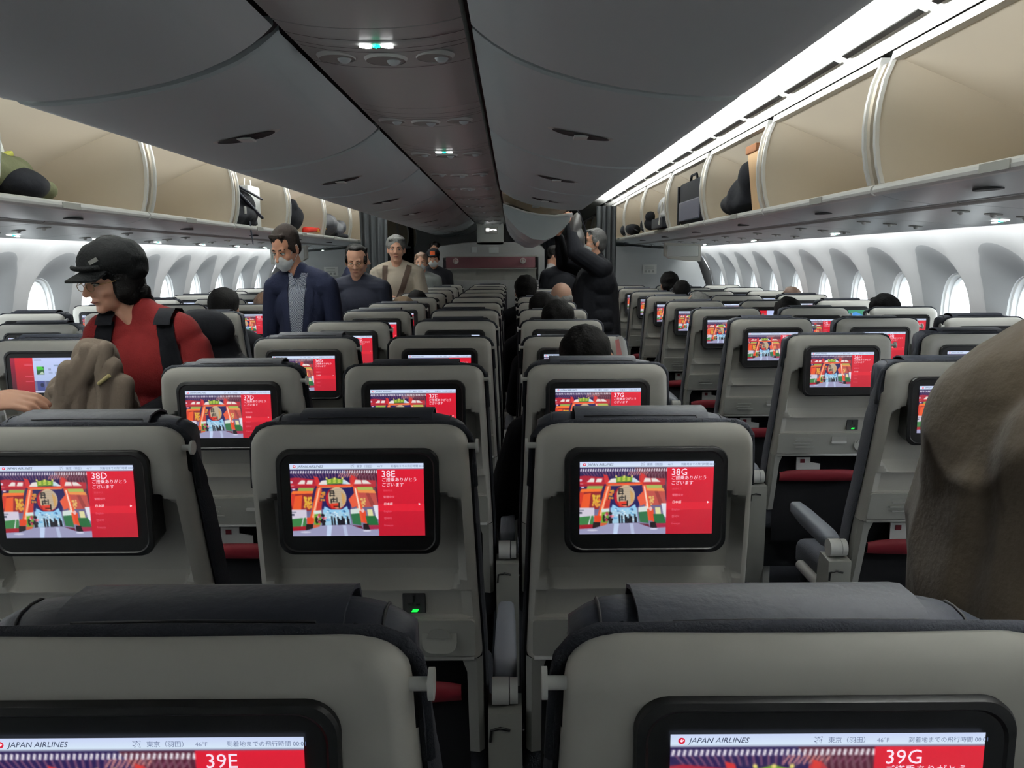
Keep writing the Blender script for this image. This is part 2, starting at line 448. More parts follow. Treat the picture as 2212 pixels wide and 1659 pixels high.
# ------------------------------------------------------------------ centre bins and the service spine
cprof = [(.193, .452), (.21, .437), (.235, .418), (.28, .392), (.34, .368), (.41, .348), (.49, .332), (.57, .321), (.65, .315), (.70, .315), (.728, .320), (.742, .332), (.742, .350), (.725, .372)]
ctop = [(.715, .50), (.70, .62), (.45, .66), (.193, .66)]
def centre_bin(s, y, L, label, latch=True):
    t = thing('centre_bin', label, 'overhead bin', (C0, y, 0), 0, 'closed grey centre bins')
    bm = new(); out = [(s * o, EYE + h) for o, h in cprof]
    g = .019
    ys = [g, g + .006, L - g - .006, L - g]
    rows = []
    for i, yy in enumerate(ys):
        d = .006 if i in (0, 3) else 0
        rows.append([Vector((x, yy, z + d)) for x, z in out])
    V = ribbon(bm, rows)
    for r_ in (0, 3):
        top = [bm.verts.new((s * o, ys[r_], EYE + h)) for o, h in ctop]
        bm.faces.new(V[r_] + top)
        if r_ == 0: T0 = top
        else: T1 = top
    for i in range(3): bm.faces.new((T0[i], T0[i + 1], T1[i + 1], T1[i]))
    bm.faces.new((V[0][-1], T0[0], T1[0], V[3][-1])) ; fixn(bm)
    obj('bin_door', bm, t, GREYB, smooth=40)
    bm = new()
    prism(bm, [(s * .187, EYE + .47), (s * .205, EYE + .452), (s * .30, EYE + .40), (s * .5, EYE + .345), (s * .70, EYE + .326), (s * .70, EYE + .6), (s * .19, EYE + .6)], 'y', -.013, .013); fixn(bm)
    obj('seam_filler', bm, t, GROOVE)
    if latch:
        bm = new(); cx, cy = .46, L / 2
        def hz(o):
            for (a, ha), (b, hb) in zip(cprof, cprof[1:]):
                if a <= o <= b: return ha + (hb - ha) * (o - a) / (b - a)
        n = 24
        for (k0, dz, mi) in ((1.0, -.001, 0), (.86, -.003, 1)):
            c = bm.verts.new((s * cx, cy, EYE + hz(cx) + dz)); ring = []
            for i in range(n):
                a = 2 * math.pi * i / n; o_ = cx + .092 * k0 * math.cos(a)
                ring.append(bm.verts.new((s * o_, cy + .046 * k0 * math.sin(a), EYE + hz(o_) + dz)))
            for i in range(n):
                f = bm.faces.new((c, ring[i], ring[(i + 1) % n])); f.material_index = mi
        box(bm, s * cx - .02, s * cx + .02, cy - .026, cy + .026, EYE + hz(cx) - .010, EYE + hz(cx) - .003, .002, 1, 0)
        fixn(bm); obj('latch', bm, t, [WHITEP, GROOVE])
    return t
SEAMS = [1.66 - 2.44 + 1.22 * k for k in range(0, 11)]
OPEN0 = 5.32
fl = None; fr = None; nl = nr = 0
for y in SEAMS:
    if y < 11.0:
        lab = 'closed grey centre bin on the left of the ceiling strip, %s counted from the camera' % ORD[nl]; nl += 1
        if fl is None: fl = centre_bin(-1, y, 1.22, lab)
        else:
            c = copy_tree(fl); c.location = (C0, y, 0); c['label'] = lab
    if y < 5.0:
        lab = 'closed grey centre bin on the right of the ceiling strip, %s counted from the camera' % ORD[nr]; nr += 1
        if fr is None: fr = centre_bin(1, y, 1.22, lab)
        else:
            c = copy_tree(fr); c.location = (C0, y, 0); c['label'] = lab
# the open centre bin: bucket swung down, cream inside
yo = SEAMS[5]
t = thing('centre_bin', 'open centre bin with lowered bucket beside the man reaching up', 'overhead bin', (C0, yo, 0))
bk = [(.21, .365), (.21, .34), (.24, .27), (.31, .19), (.40, .135), (.48, .125), (.55, .15), (.61, .20), (.65, .25), (.655, .285)]
rim = [(.63, .288), (.55, .280), (.46, .288), (.36, .308), (.28, .335)]
for i_, (ya, yb) in enumerate(((.02, 1.2), (1.24, 2.42), (2.46, 3.64))):
    bm = new(); prism(bm, [(o, EYE + h) for o, h in bk + rim], 'y', ya, yb); fixn(bm)
    bk_o = obj('bucket', bm, t, GREYB, smooth=30)
    bm = new(); tube(bm, [(o, ya - .004, EYE + h) for o, h in [(.665, .286)] + rim + [(.21, .362)]], [.016, .011, .008, .007, .006, .005, .004], 8)
    obj('bucket_rim', bm, bk_o, RAIL)
bm = new(); prism(bm, [(.20, EYE + .452), (.30, EYE + .43), (.66, EYE + .395), (.72, EYE + .40), (.72, EYE + .60), (.20, EYE + .60)], 'y', .3, 3.66); fixn(bm)
obj('bin_lining', bm, t, BIN)
bm = new(); ribbon(bm, [[Vector((o, y, EYE + h)) for o, h in ((.21, .452), (.22, .38), (.45, .29), (.63, .30))] for y in (.05, 3.6)]); obj('bucket_floor', bm, t, BIN)
bm = new(); box(bm, .40, .45, .0, .012, EYE + .335, EYE + .375, .004); obj('latch', bm, t, SHELL2)
# dark grooves between spine and bins
for s in (-1, 1):
    bm = new(); prism(bm, [(C0 + s * .178, EYE + .475), (C0 + s * .225, EYE + .47), (C0 + s * .225, EYE + .50), (C0 + s * .178, EYE + .50)], 'y', BACK, 10.2); fixn(bm)
    struct(obj('trim_%d' % (7 + (s > 0)), bm, m=GROOVE))
sprof = [(-.182, .462), (-.178, .450), (-.16, .445), (-.11, .436), (-.05, .431), (0, .430), (.05, .431), (.11, .436), (.16, .445), (.178, .450), (.182, .462)]
def spine_mesh(L):
    bm = new(); out = [(o, EYE + h) for o, h in sprof] + [(.182, EYE + .50), (-.182, EYE + .50)]
    prism(bm, out, 'y', .002, L - .004); fixn(bm); return bm
def lights_mesh(kind):
    bm = new()
    for x, r_ in ((-.105, .042), (0, .046), (.105, .042)):
        z = EYE + .431 + (abs(x) / .16) ** 2 * .012
        M = Matrix.Translation((x, 0, z))
        if kind == 0:
            bmesh.ops.create_cone(bm, cap_ends=False, segments=24, radius1=r_ * .92, radius2=r_ * 1.06, depth=.008, matrix=M @ Matrix.Translation((0, 0, -.002)))
        elif kind == 1:
            bmesh.ops.create_cone(bm, cap_ends=True, segments=24, radius1=r_ * .92, radius2=r_ * .90, depth=.001, matrix=M @ Matrix.Translation((0, 0, -.0045)))
        else:
            bmesh.ops.create_uvsphere(bm, u_segments=14, v_segments=8, radius=.017, matrix=M @ Matrix.Translation((r_ * .35, .004, .002)))
    return bm
bands = [(0, .30), (.30, .36), (.36, .80)]
first = None
for k in range(15):
    y = 1.58 - 1.6 + .80 * k
    if y > 9.6: break
    sign = (k % 2 == 0)
    lab = 'grey ceiling service panel with three round lights%s, %s from the camera' % (' and a lit sign' if sign else '', ORD[k])
    t = thing('ceiling_service_panel', lab, 'service panel', (C0, y, 0), 0, 'service panels along the ceiling centre')
    if first is None:
        first = 1; SPM = {}
        for n, bm, m in (('cover', spine_mesh(.80), SPINE), ('light_ring', lights_mesh(0), WHITEP), ('light_dish', lights_mesh(1), SHELL2), ('lamp', lights_mesh(2), PSU)):
            me = bpy.data.meshes.new(n); bm.normal_update(); bm.to_mesh(me); bm.free(); me.materials.append(m); shade(me, 30); SPM[n] = me
        bm = new()
        for yy in (.075, .135, .165, .30):
            rows = [[Vector((o, y_, EYE + h - .0012)) for o, h in sprof[1:-1]] for y_ in (yy, yy + .003)]
            ribbon(bm, rows)
        me = bpy.data.meshes.new('seam'); bm.to_mesh(me); bm.free(); me.materials.append(GROOVE); SPM['seam'] = me
        bm = new(); bmesh.ops.create_uvsphere(bm, u_segments=24, v_segments=10, radius=1)
        for v in bm.verts: v.co = Vector((v.co.x * .13, .10 + v.co.y * .028, EYE + .436 + v.co.z * .010 + (v.co.x * .13) ** 2 * .3))
        me = bpy.data.meshes.new('sign_bezel'); bm.to_mesh(me); bm.free(); me.materials.append(SPINE); shade(me, 180); SPM['sign_bezel'] = me
    for n, me in SPM.items():
        if n == 'sign_bezel' and not sign: continue
        o = bpy.data.objects.new(n, me); COL.objects.link(o); o.parent = t
        if n in ('light_ring', 'light_dish', 'lamp'): o.location = (0, .225, 0)
    if k in (2, 4):
        o = bpy.data.objects.new('lit_sign', SIGN); COL.objects.link(o); o.parent = t; o.location = (0, .10, EYE + .4245); o.scale = (.72, .9, 1)
# hanging sign box at the front end of the spine
t = thing('hanging_sign', 'grey hanging ceiling sign box with lit white pictogram over the crimson partition', 'sign', (C0, 9.95, 0))
bm = new(); prism(bm, rrect(.325, .30, .03, 0, EYE + .335), 'y', 0, .10); fixn(bm); obj('sign_box', bm, t, SPINE, smooth=30)
bm = new(); box(bm, -.07, .09, -.004, .001, EYE + .32, EYE + .40, .003); obj('sign_face', bm, t, SHELL2)
bm = new()
for (x, z) in ((-.05, .36), (-.03, .36), (-.05, .377), (-.03, .377)): box(bm, x, x + .017, -.009, -.005, EYE + z - .01, EYE + z + .004)
prism(bm, [(.0, EYE + .357), (.03, EYE + .366), (.075, EYE + .357), (.07, EYE + .368), (.035, EYE + .373), (.005, EYE + .368)], 'y', -.009, -.005)
fixn(bm); obj('pictogram', bm, t, LITW)

# ------------------------------------------------------------------ bulkheads, partition, curtains beyond the last row
for s in (-1, 1):
    bm = new()
    xs = [1.36, 2.0, 2.56, 2.60]
    out = [(C0 + s * 1.36, 0), (C0 + s * 2.55, 0), (C0 + s * 2.67, .5), (C0 + s * 2.68, .95), (C0 + s * 2.52, 1.38), (C0 + s * 2.40, EYE + .10), (C0 + s * 1.36, EYE + .165)]
    prism(bm, out, 'y', 9.75, 9.80); fixn(bm)
    t = thing('bulkhead', 'pale grey bulkhead panel behind the front row on the %s' % ('right' if s > 0 else 'left'), 'bulkhead')
    obj('panel', bm, t, BULK)
    bm = new(); x = C0 + s * 1.93
    box(bm, x - .085, x + .085, 9.744, 9.749, 1.26, 1.37, 0, 1, 0)
    for i in range(3): box(bm, x - .06 + i * .045, x - .06 + i * .045 + .025, 9.741, 9.744, 1.275, 1.30, 0, 1, 1)
    for i in range(3): box(bm, x - .06, x + .05, 9.741, 9.744, 1.345 - i * .015, 1.350 - i * .015, 0, 1, 1)
    obj('placard', bm, t, [WHITEP, SHELL2])
    # curved monitor housing under the bins
    t = thing('monitor_housing', 'curved cream screen housing hanging under the %s bins' % ('right' if s > 0 else 'left'), 'housing')
    bm = new(); xa, xb = C0 + s * 1.80, C0 + s * 2.16
    prism(bm, [(xa, EYE + .16), (xb, EYE + .14), (xb, EYE - .03), (xb - s * .12, EYE - .025), (xa + s * .05, EYE + .0), (xa, EYE + .03)], 'y', 8.1, 8.18); fixn(bm)
    obj('cover', bm, t, BINX, smooth=40)
    bm = new(); box(bm, xa + (0 if s > 0 else -.36) + .02, xa + (.36 if s > 0 else 0) - .02, 8.094, 8.10, EYE + .0 + .02, EYE + .13, .01); obj('bezel', bm, t, RAIL)
t = thing('partition', 'grey class partition with crimson band and two round emblems', 'partition', (C0, 9.95, 0))
bm = new()
W2 = .665; top = EYE + .175
o_ = [(-W2, .5), (-W2, top - .05), (-W2 + .05, top), (-.3, top + .04), (.3, top + .04), (W2 - .05, top), (W2, top - .05), (W2, .5)]
i_ = [(W2 - .07, .5), (W2 - .07, EYE - .02), (-W2 + .07, EYE - .02), (-W2 + .07, .5)]
prism(bm, [(-W2, .3), (-W2 + .075, .3), (-W2 + .075, EYE - .26), (-W2 + .075, EYE + .03), (-W2, EYE + .03)], 'y', 0, .05)
prism(bm, [(W2, .3), (W2 - .075, .3), (W2 - .075, EYE + .03), (W2, EYE + .03)], 'y', 0, .05)
prism(bm, [(-W2, EYE + .03)] + [(a, b) for a, b in o_[1:-1]] + [(W2, EYE + .03)], 'y', 0, .05)
box(bm, -W2, W2, .0, .05, .3, EYE - .25); fixn(bm); obj('frame', bm, t, BULK)
bm = new(); box(bm, -.55, .55, -.012, .01, EYE - .10, EYE + .035, .004); obj('crimson_band', bm, t, mat('crimson', rgb(62, 18, 28), .6))
bm = new(); box(bm, -.57, .57, -.008, .012, EYE - .116, EYE - .10); box(bm, -.57, .57, -.008, .012, EYE + .035, EYE + .048); obj('band_edge', bm, t, SHELL2)
for x in (-.43, .40):
    bm = new(); bmesh.ops.create_cone(bm, cap_ends=True, segments=24, radius1=.036, radius2=.034, depth=.012, matrix=Matrix.Translation((x, -.016, EYE - .012)) @ Matrix.Rotation(R(90), 4, 'X'))
    e = obj('round_emblem', bm, t, WHITEP)
    bm = new(); tube(bm, [(x + .02 * math.cos(a), -.024, EYE - .012 + .02 * math.sin(a)) for a in [k * .5 for k in range(0, 9)]], .004, 6); obj('emblem_mark', bm, e, mat('dull_red', rgb(120, 50, 60), .5))
for x in (-.20, .18): 
    bm = new(); box(bm, x - .015, x + .015, .01, .03, EYE - .25, EYE - .11); obj('post', bm, t, SHELL2)
bm = new(); box(bm, -.56, .56, .035, .045, EYE - .25, EYE - .11); obj('backing', bm, t, SHELL2)
for (x, z) in ((-.235, .09), (-.02, .085)):
    bm = new(); box(bm, x, x + (.07 if x < -.1 else .12), -.006, -.001, EYE + z, EYE + z + .07, .002); obj('placard', bm, t, PSU)
def curtain(label, x0, x1, y, z0, z1, ztop_shift=0, taper=0, m=CURT, folds=5, cat='curtain'):
    bm = new(); n = 60; rows = []
    for side in (0, 1):
        rows = []
        for j in range(13):
            v = j / 12; z = z1 + (z0 - z1) * v; row = []
            for i in range(n + 1):
                u = i / n; xx = x0 + (x1 - x0) * (u * (1 - taper * v * .5) + taper * v * .25)
                yy = y + .03 * math.sin(u * folds * 2 * math.pi + .6 * math.sin(v * 3)) * (.5 + .5 * v) + side * .006
                row.append(Vector((xx, yy, z - ztop_shift * u * (1 - v))))
            rows.append(row)
        ribbon(bm, rows)
    o = obj('curtain', bm, m=m, smooth=180); tag(o, label, cat); return o
curtain('dark grey aisle curtain hanging behind the man reaching up on the right', .97, 1.20, 9.35, .05, EYE + .60, folds=4)
curtain('dark grey curtain on the left aisle between the cream bins, nearer one', -1.76, -1.44, 9.35, .05, EYE + .585, .03, .4, folds=4)
curtain('black curtain farther forward behind the grey haired man', -1.98, -1.72, 14.1, .05, EYE + .62, folds=3, m=BLACKR)
curtain('black curtain beside the partition on the right', .42, .68, 10.9, .05, EYE + .36, .05, folds=3, m=BLACKR)
# ------------------------------------------------------------------ screen pictures (painted in numpy, carried as point colours)
DW, DH, DZ = .234, .1316, 1.0248
GX, GY = 264, 148
class Paint:
    def __init__(s, w=GX * 3, h=GY * 3):
        s.w, s.h = w, h; s.a = np.zeros((h, w, 3)); yy, xx = np.mgrid[0:h, 0:w]; s.x = (xx + .5) / w; s.y = (yy + .5) / h
    def poly(s, pts, col, alpha=1):
        m = np.zeros((s.h, s.w), bool); n = len(pts)
        for i in range(n):
            x0, y0 = pts[i]; x1, y1 = pts[(i + 1) % n]
            if y0 == y1: continue
            c = ((s.y >= min(y0, y1)) & (s.y < max(y0, y1)))
            m ^= c & (s.x < x0 + (s.y - y0) * (x1 - x0) / (y1 - y0))
        s.a[m] = s.a[m] * (1 - alpha) + np.array(col) / 255 * alpha
    def rect(s, x0, y0, x1, y1, col, alpha=1):
        m = (s.x >= x0) & (s.x < x1) & (s.y >= y0) & (s.y < y1); s.a[m] = s.a[m] * (1 - alpha) + np.array(col) / 255 * alpha
    def ell(s, cx, cy, rx, ry, col, alpha=1):
        m = ((s.x - cx) / rx) ** 2 + ((s.y - cy) / ry) ** 2 < 1; s.a[m] = s.a[m] * (1 - alpha) + np.array(col) / 255 * alpha
    def grad(s, x0, y0, x1, y1, ca, cb):
        m = (s.x >= x0) & (s.x < x1) & (s.y >= y0) & (s.y < y1); t = ((s.y - y0) / (y1 - y0))[m][:, None]
        s.a[m] = (np.array(ca) * (1 - t) + np.array(cb) * t) / 255
    def down(s):
        return s.a.reshape(GY, 3, GX, 3, 3).mean((1, 3))
def gate_picture():
    p = Paint(); rnd = random.Random(3); X = lambda u: u * .652      # picture part spans 0-.652
    Pn = lambda pts: [(X(a), .075 + b * .925) for a, b in pts]
    p.grad(0, .075, .652, 1, (52, 30, 80), (150, 150, 180))
    p.poly(Pn([(0, 0), (1, 0), (1, .5), (0, .5)]), (44, 30, 84))
    p.poly(Pn([(.62, 0), (1, 0), (1, .45), (.85, .4)]), (84, 30, 52))
    for i in range(26):      # raking eaves
        a = .02 + i * .038; p.poly(Pn([(a, .06), (a + .012, .06), (a + .012 + (a - .5) * -.10, .13), (a + (a - .5) * -.10, .13)]), (150, 96, 120), .7)
    for i in range(9): p.poly(Pn([(.58 + .025 * i, .06), (.592 + .025 * i, .06), (.56 + .025 * i, .12), (.55 + .025 * i, .12)]), (220, 150, 140), .9)
    for i in range(8): a = .74 + .035 * i; p.poly(Pn([(a, .03), (a + .012, .03), (a + .07, .36), (a + .05, .36)]), (120, 84, 96), .8)
    for i in range(36): a = .004 + i * .028; p.poly(Pn([(a + .007, .022), (a + .021, .022), (a + .015, .062), (a, .062)]), (236, 232, 238))
    # side gate houses
    p.poly(Pn([(0, .13), (.06, .12), (.3, .15), (.33, .25), (0, .27)]), (176, 36, 58))
    p.poly(Pn([(.68, .13), (.74, .10), (.78, .16), (.98, .17), (.98, .27), (.68, .26)]), (190, 54, 64))
    p.poly(Pn([(.27, .10), (.32, .12), (.35, .24), (.29, .24)]), (216, 54, 56))
    p.poly(Pn([(.70, .09), (.74, .11), (.74, .24), (.70, .24)]), (222, 60, 54))
    for q in (((.08, .22), (.13, .16), (.17, .165), (.165, .22)), ((.18, .22), (.2, .165), (.26, .165), (.25, .22)), ((.73, .22), (.75, .16), (.81, .165), (.82, .22)),
              ((.83, .22), (.82, .165), (.87, .165), (.93, .22)), ((.32, .23), (.36, .17), (.42, .16), (.42, .23)), ((.59, .22), (.59, .15), (.63, .16), (.70, .23))):
        p.poly(Pn(q), (236, 228, 222))
    p.poly(Pn([(.59, .22), (.59, .16), (.64, .18), (.68, .22)]), (196, 226, 240))
    for i in range(5): p.ell(X(.01 + .012 * i), .075 + .925 * (.19 + .05 * i), .012, .018, (214, 196, 214))
    p.rect(0, .28, X(.3), .30, (206, 44, 50)); p.poly(Pn([(.0, .25), (.28, .25), (.28, .285), (0, .285)]), (170, 30, 54))
    p.poly(Pn([(.72, .245), (.95, .25), (.95, .29), (.72, .285)]), (190, 40, 50))
    p.poly(Pn([(.09, .275), (.27, .275), (.26, .32), (.08, .32)]), (150, 176, 84))
    p.poly(Pn([(.75, .265), (.94, .265), (.95, .31), (.76, .31)]), (170, 190, 96))
    p.poly(Pn([(.02, .32), (.26, .32), (.25, .36), (0, .37)]), (250, 120, 54)); p.poly(Pn([(.76, .31), (.96, .31), (.98, .36), (.77, .355)]), (242, 152, 82))
    # interiors of the houses
    p.poly(Pn([(0, .37), (.25, .36), (.22, .62), (0, .62)]), (150, 40, 46))
    p.poly(Pn([(.04, .40), (.13, .38), (.11, .60), (.01, .60)]), (240, 92, 44)); p.poly(Pn([(.0, .38), (.05, .37), (.02, .55), (.0, .55)]), (214, 60, 44))
    for i in range(26): p.ell(X(.15 + rnd.random() * .08), .075 + .925 * (.42 + rnd.random() * .16), .008, .02, (226, 160 + rnd.randint(-30, 30), 60))
    p.poly(Pn([(.77, .35), (.98, .36), (1, .56), (.80, .57)]), (196, 84, 76)); p.poly(Pn([(.86, .36), (.9, .36), (.97, .56), (.92, .56)]), (150, 60, 60), .8)
    for i in range(18): p.ell(X(.80 + rnd.random() * .05 + .0), .075 + .925 * (.44 + rnd.random() * .12), .007, .014, (230, 186, 110))
    # lintel, plaque
    p.poly(Pn([(.30, .235), (.72, .225), (.72, .262), (.31, .27)]), (238, 84, 52)); p.poly(Pn([(.33, .262), (.70, .258), (.70, .272), (.33, .276)]), (250, 160, 90))
    p.poly(Pn([(.32, .275), (.71, .27), (.68, .60), (.35, .60)]), (34, 30, 92))
    p.poly(Pn([(.415, .135), (.44, .15), (.51, .125), (.58, .15), (.605, .13), (.60, .215), (.42, .225)]), (116, 160, 50))
    for a in (.45, .505, .56): 
        for b in (.155, .185): p.poly(Pn([(a - .018, b), (a + .02, b - .006), (a + .018, b + .012), (a - .012, b + .018)]), (206, 212, 92))
    for a in (.418, .51, .60): p.ell(X(a), .075 + .925 * .135, .008, .014, (230, 214, 120))
    # lantern
    cx, cy = X(.515), .075 + .925 * .44; p.ell(cx, cy, .078, .158, (166, 24, 40)); p.ell(cx + .01, cy - .012, .070, .148, (206, 184, 150)); p.ell(cx + .02, cy - .01, .052, .135, (196, 176, 150))
    p.poly([(cx - .076, cy - .03), (cx - .058, cy - .07), (cx - .052, cy + .10), (cx - .066, cy + .08)], (190, 26, 44))
    for i in range(9): p.rect(cx - .05, cy - .13 + i * .028, cx + .06, cy - .125 + i * .028, (150, 140, 124), .5)
    for (a, b, c, d) in ((-.045, -.115, -.012, -.10), (-.04, -.085, -.008, -.07), (-.048, -.05, -.005, -.035), (-.045, -.11, -.036, -.03), (-.018, -.11, -.01, -.03), (-.04, .0, .0, .014),
                         (-.04, .0, -.03, .06), (-.022, -.02, -.014, .05), (.004, -.02, .012, .055), (-.04, .035, .0, .047)): p.rect(cx + a, cy + b, cx + c, cy + d, (40, 38, 40))
    p.poly([(cx - .045, cy + .065), (cx + .02, cy + .06), (cx + .012, cy + .125), (cx - .035, cy + .13)], (226, 64, 44)); p.rect(cx - .02, cy + .10, cx + .022, cy + .112, (60, 30, 30))
    p.rect(cx + .018, cy + .05, cx + .028, cy + .13, (30, 28, 30)); p.poly([(cx + .04, cy - .10), (cx + .07, cy - .04), (cx + .068, cy + .06), (cx + .05, cy + .09)], (214, 160, 84), .8)
    p.poly([(cx - .02, cy + .15), (cx + .025, cy + .15), (cx + .03, cy + .185), (cx - .022, cy + .185)], (222, 190, 150))
    # pillars
    p.poly(Pn([(.30, .27), (.36, .28), (.27, .80), (.19, .80)]), (240, 88, 44)); p.poly(Pn([(.32, .28), (.34, .28), (.25, .74), (.225, .74)]), (255, 186, 150))
    p.poly(Pn([(.715, .26), (.76, .26), (.86, .80), (.78, .80)]), (236, 92, 56)); p.poly(Pn([(.735, .28), (.75, .28), (.80, .62), (.775, .62)]), (255, 224, 206))
    for i in range(14): p.ell(X(.345 + rnd.random() * .04), .075 + .925 * (.31 + rnd.random() * .15), .009, .016, (210, 150 + rnd.randint(-50, 30), 60))
    p.poly(Pn([(.66, .45), (.74, .34), (.77, .54), (.70, .58)]), (236, 96, 66)); p.poly(Pn([(.30, .5), (.36, .46), (.34, .62), (.28, .62)]), (206, 60, 48))
    # lower street
    p.poly(Pn([(.36, .60), (.66, .60), (.68, .82), (.36, .84)]), (166, 208, 232))
    p.poly(Pn([(.38, .55), (.45, .60), (.58, .60), (.64, .55), (.66, .64), (.50, .66), (.36, .64)]), (150, 206, 240))
    for i in range(40): p.ell(X(.38 + rnd.random() * .27), .075 + .925 * (.62 + rnd.random() * .18), .008, .010, rnd.choice([(220, 236, 246), (96, 170, 220), (190, 216, 232), (70, 110, 160)]))
    p.poly(Pn([(0, .60), (.17, .60), (.17, .74), (.0, .75)]), (214, 206, 222)); p.rect(0, .69, X(.03), .715, (60, 66, 84)); p.rect(0, .66, X(.05), .672, (110, 110, 130))
    p.poly(Pn([(.0, .74), (.16, .72), (.16, .86), (.0, .86)]), (60, 130, 70)); p.poly(Pn([(.13, .70), (.14, .70), (.10, .93), (.085, .93)]), (222, 220, 226))
    p.poly(Pn([(0, .86), (.16, .85), (.15, .91), (0, .92)]), (166, 26, 44))
    p.poly(Pn([(.17, .72), (.25, .72), (.235, .83), (.17, .83)]), (232, 72, 36)); p.poly(Pn([(.16, .82), (.24, .82), (.23, .92), (.15, .92)]), (30, 18, 22))
    p.poly(Pn([(.26, .65), (.34, .64), (.33, .83), (.25, .83)]), (110, 170, 50)); p.poly(Pn([(.25, .62), (.34, .61), (.34, .66), (.26, .67)]), (214, 230, 226)); p.ell(X(.285), .075 + .925 * .76, .012, .05, (24, 40, 22))
    p.poly(Pn([(.24, .83), (.32, .83), (.30, .90), (.24, .90)]), (214, 96, 60))
    for i in range(16): p.ell(X(.30 + rnd.random() * .09), .075 + .925 * (.68 + rnd.random() * .14), .009, .02, rnd.choice([(190, 60, 84), (50, 40, 60), (226, 160, 170), (20, 20, 26)]))
    for (a, b) in ((.46, .70), (.49, .72), (.53, .71), (.545, .74), (.58, .70), (.60, .73), (.64, .70), (.655, .74), (.35, .76), (.37, .80), (.565, .76)):
        p.poly(Pn([(a - .010, b), (a + .008, b), (a + .014, b + .13), (a - .004, b + .15)]), (26, 24, 34))
    p.poly(Pn([(.68, .66), (.78, .66), (.80, .84), (.70, .82)]), (50, 116, 72)); p.poly(Pn([(.68, .60), (.78, .58), (.78, .66), (.68, .67)]), (216, 228, 222))
    p.poly(Pn([(.80, .62), (.85, .62), (.87, .82), (.82, .80)]), (232, 76, 44)); p.ell(X(.82), .075 + .925 * .62, .012, .03, (240, 190, 190))
    p.poly(Pn([(.85, .70), (.97, .70), (1.0, .84), (.87, .84)]), (40, 110, 60)); p.poly(Pn([(.87, .60), (.93, .60), (.94, .70), (.88, .70)]), (226, 222, 166))
    p.poly(Pn([(.94, .54), (1, .54), (1, .76), (.97, .72)]), (226, 230, 240)); p.poly(Pn([(.82, .82), (.88, .82), (.90, .92), (.82, .90)]), (26, 16, 24))
    p.poly(Pn([(.70, .84), (.80, .85), (.82, .91), (.68, .90)]), (110, 36, 60)); p.poly(Pn([(.88, .84), (1, .84), (1, .90), (.90, .91)]), (170, 40, 76))
    # floor
    p.poly(Pn([(0, .92), (.16, .91), (.36, .84), (.66, .83), (.84, .91), (1, .90), (1, 1), (0, 1)]), (156, 156, 190))
    p.poly(Pn([(.40, .84), (.46, .84), (.44, 1), (.39, 1)]), (196, 214, 244)); p.poly(Pn([(.58, .84), (.62, .84), (.64, 1), (.60, 1)]), (196, 210, 240), .7); p.ell(X(.86), .075 + .925 * .925, .03, .012, (214, 214, 234))
    p.ell(X(.15), .075 + .925 * .94, .04, .012, (206, 206, 226))
    # chrome of the page
    p.grad(.652, .075, 1, 1, (228, 26, 52), (196, 20, 46)); p.rect(.652, .56, 1, .66, (236, 34, 56), .8)
    p.grad(0, 0, 1, .072, (206, 218, 252), (222, 240, 255)); p.rect(0, .072, 1, .082, (110, 110, 140))
    return p.down()
def list_picture():
    p = Paint(); p.grad(0, 0, .36, 1, (222, 26, 46), (150, 14, 34)); p.grad(0, 0, .07, 1, (170, 16, 60), (60, 4, 30)); p.grad(.36, 0, 1, .66, (200, 212, 255), (178, 196, 236))
    for y in (.17, .2, .52, .67): p.rect(.22, y, .35, y + .02, (236, 120, 140), .7)
    p.rect(.38, .05, .5, .08, (150, 160, 200)); p.rect(.41, .25, .53, .48, (40, 90, 56)); p.poly([(.41, .25), (.5, .25), (.53, .33), (.43, .36)], (70, 200, 60)); p.poly([(.44, .47), (.5, .38), (.53, .47)], (190, 210, 190))
    p.rect(.60, .30, .64, .36, (150, 160, 190)); p.rect(.69, .20, .80, .24, (140, 160, 190)); p.rect(.83, .20, .95, .30, (50, 180, 150)); p.rect(.6, .40, .66, .46, (160, 176, 210)); p.rect(.7, .40, .77, .46, (160, 176, 210))
    p.rect(.36, .66, 1, .95, (110, 112, 150))
    for i in range(4): x = .40 + .15 * i; p.rect(x, .67, x + .12, .94, [(66, 76, 140), (84, 92, 120), (44, 70, 120), (50, 50, 66)][i]); p.ell(x + .08, .78, .03, .06, (24, 34, 70))
    p.rect(.36, .95, 1, 1, (196, 200, 230)); return p.down()
def map_picture():
    p = Paint(); p.grad(0, 0, 1, 1, (60, 150, 110), (40, 110, 90)); p.poly([(.5, .2), (.75, .1), (1, .3), (1, .9), (.6, 1), (.45, .6)], (70, 150, 230)); p.poly([(.7, .3), (.85, .25), (.95, .55), (.8, .7)], (150, 200, 240)); p.rect(0, 0, .3, 1, (60, 120, 70))
    return p.down()
SCREEN_MAT = vmat('screen_glow', emit=.66)
LET_MAT = mat('letter_glow', rgb(250, 232, 246), .5, emit=.62)
def tri_text(s, size, x, z, shear=0, y=-.0006):
    vs_, fs = text_geo(s, size)
    return [(x + a + b * shear, y, z + b) for a, b in vs_], fs
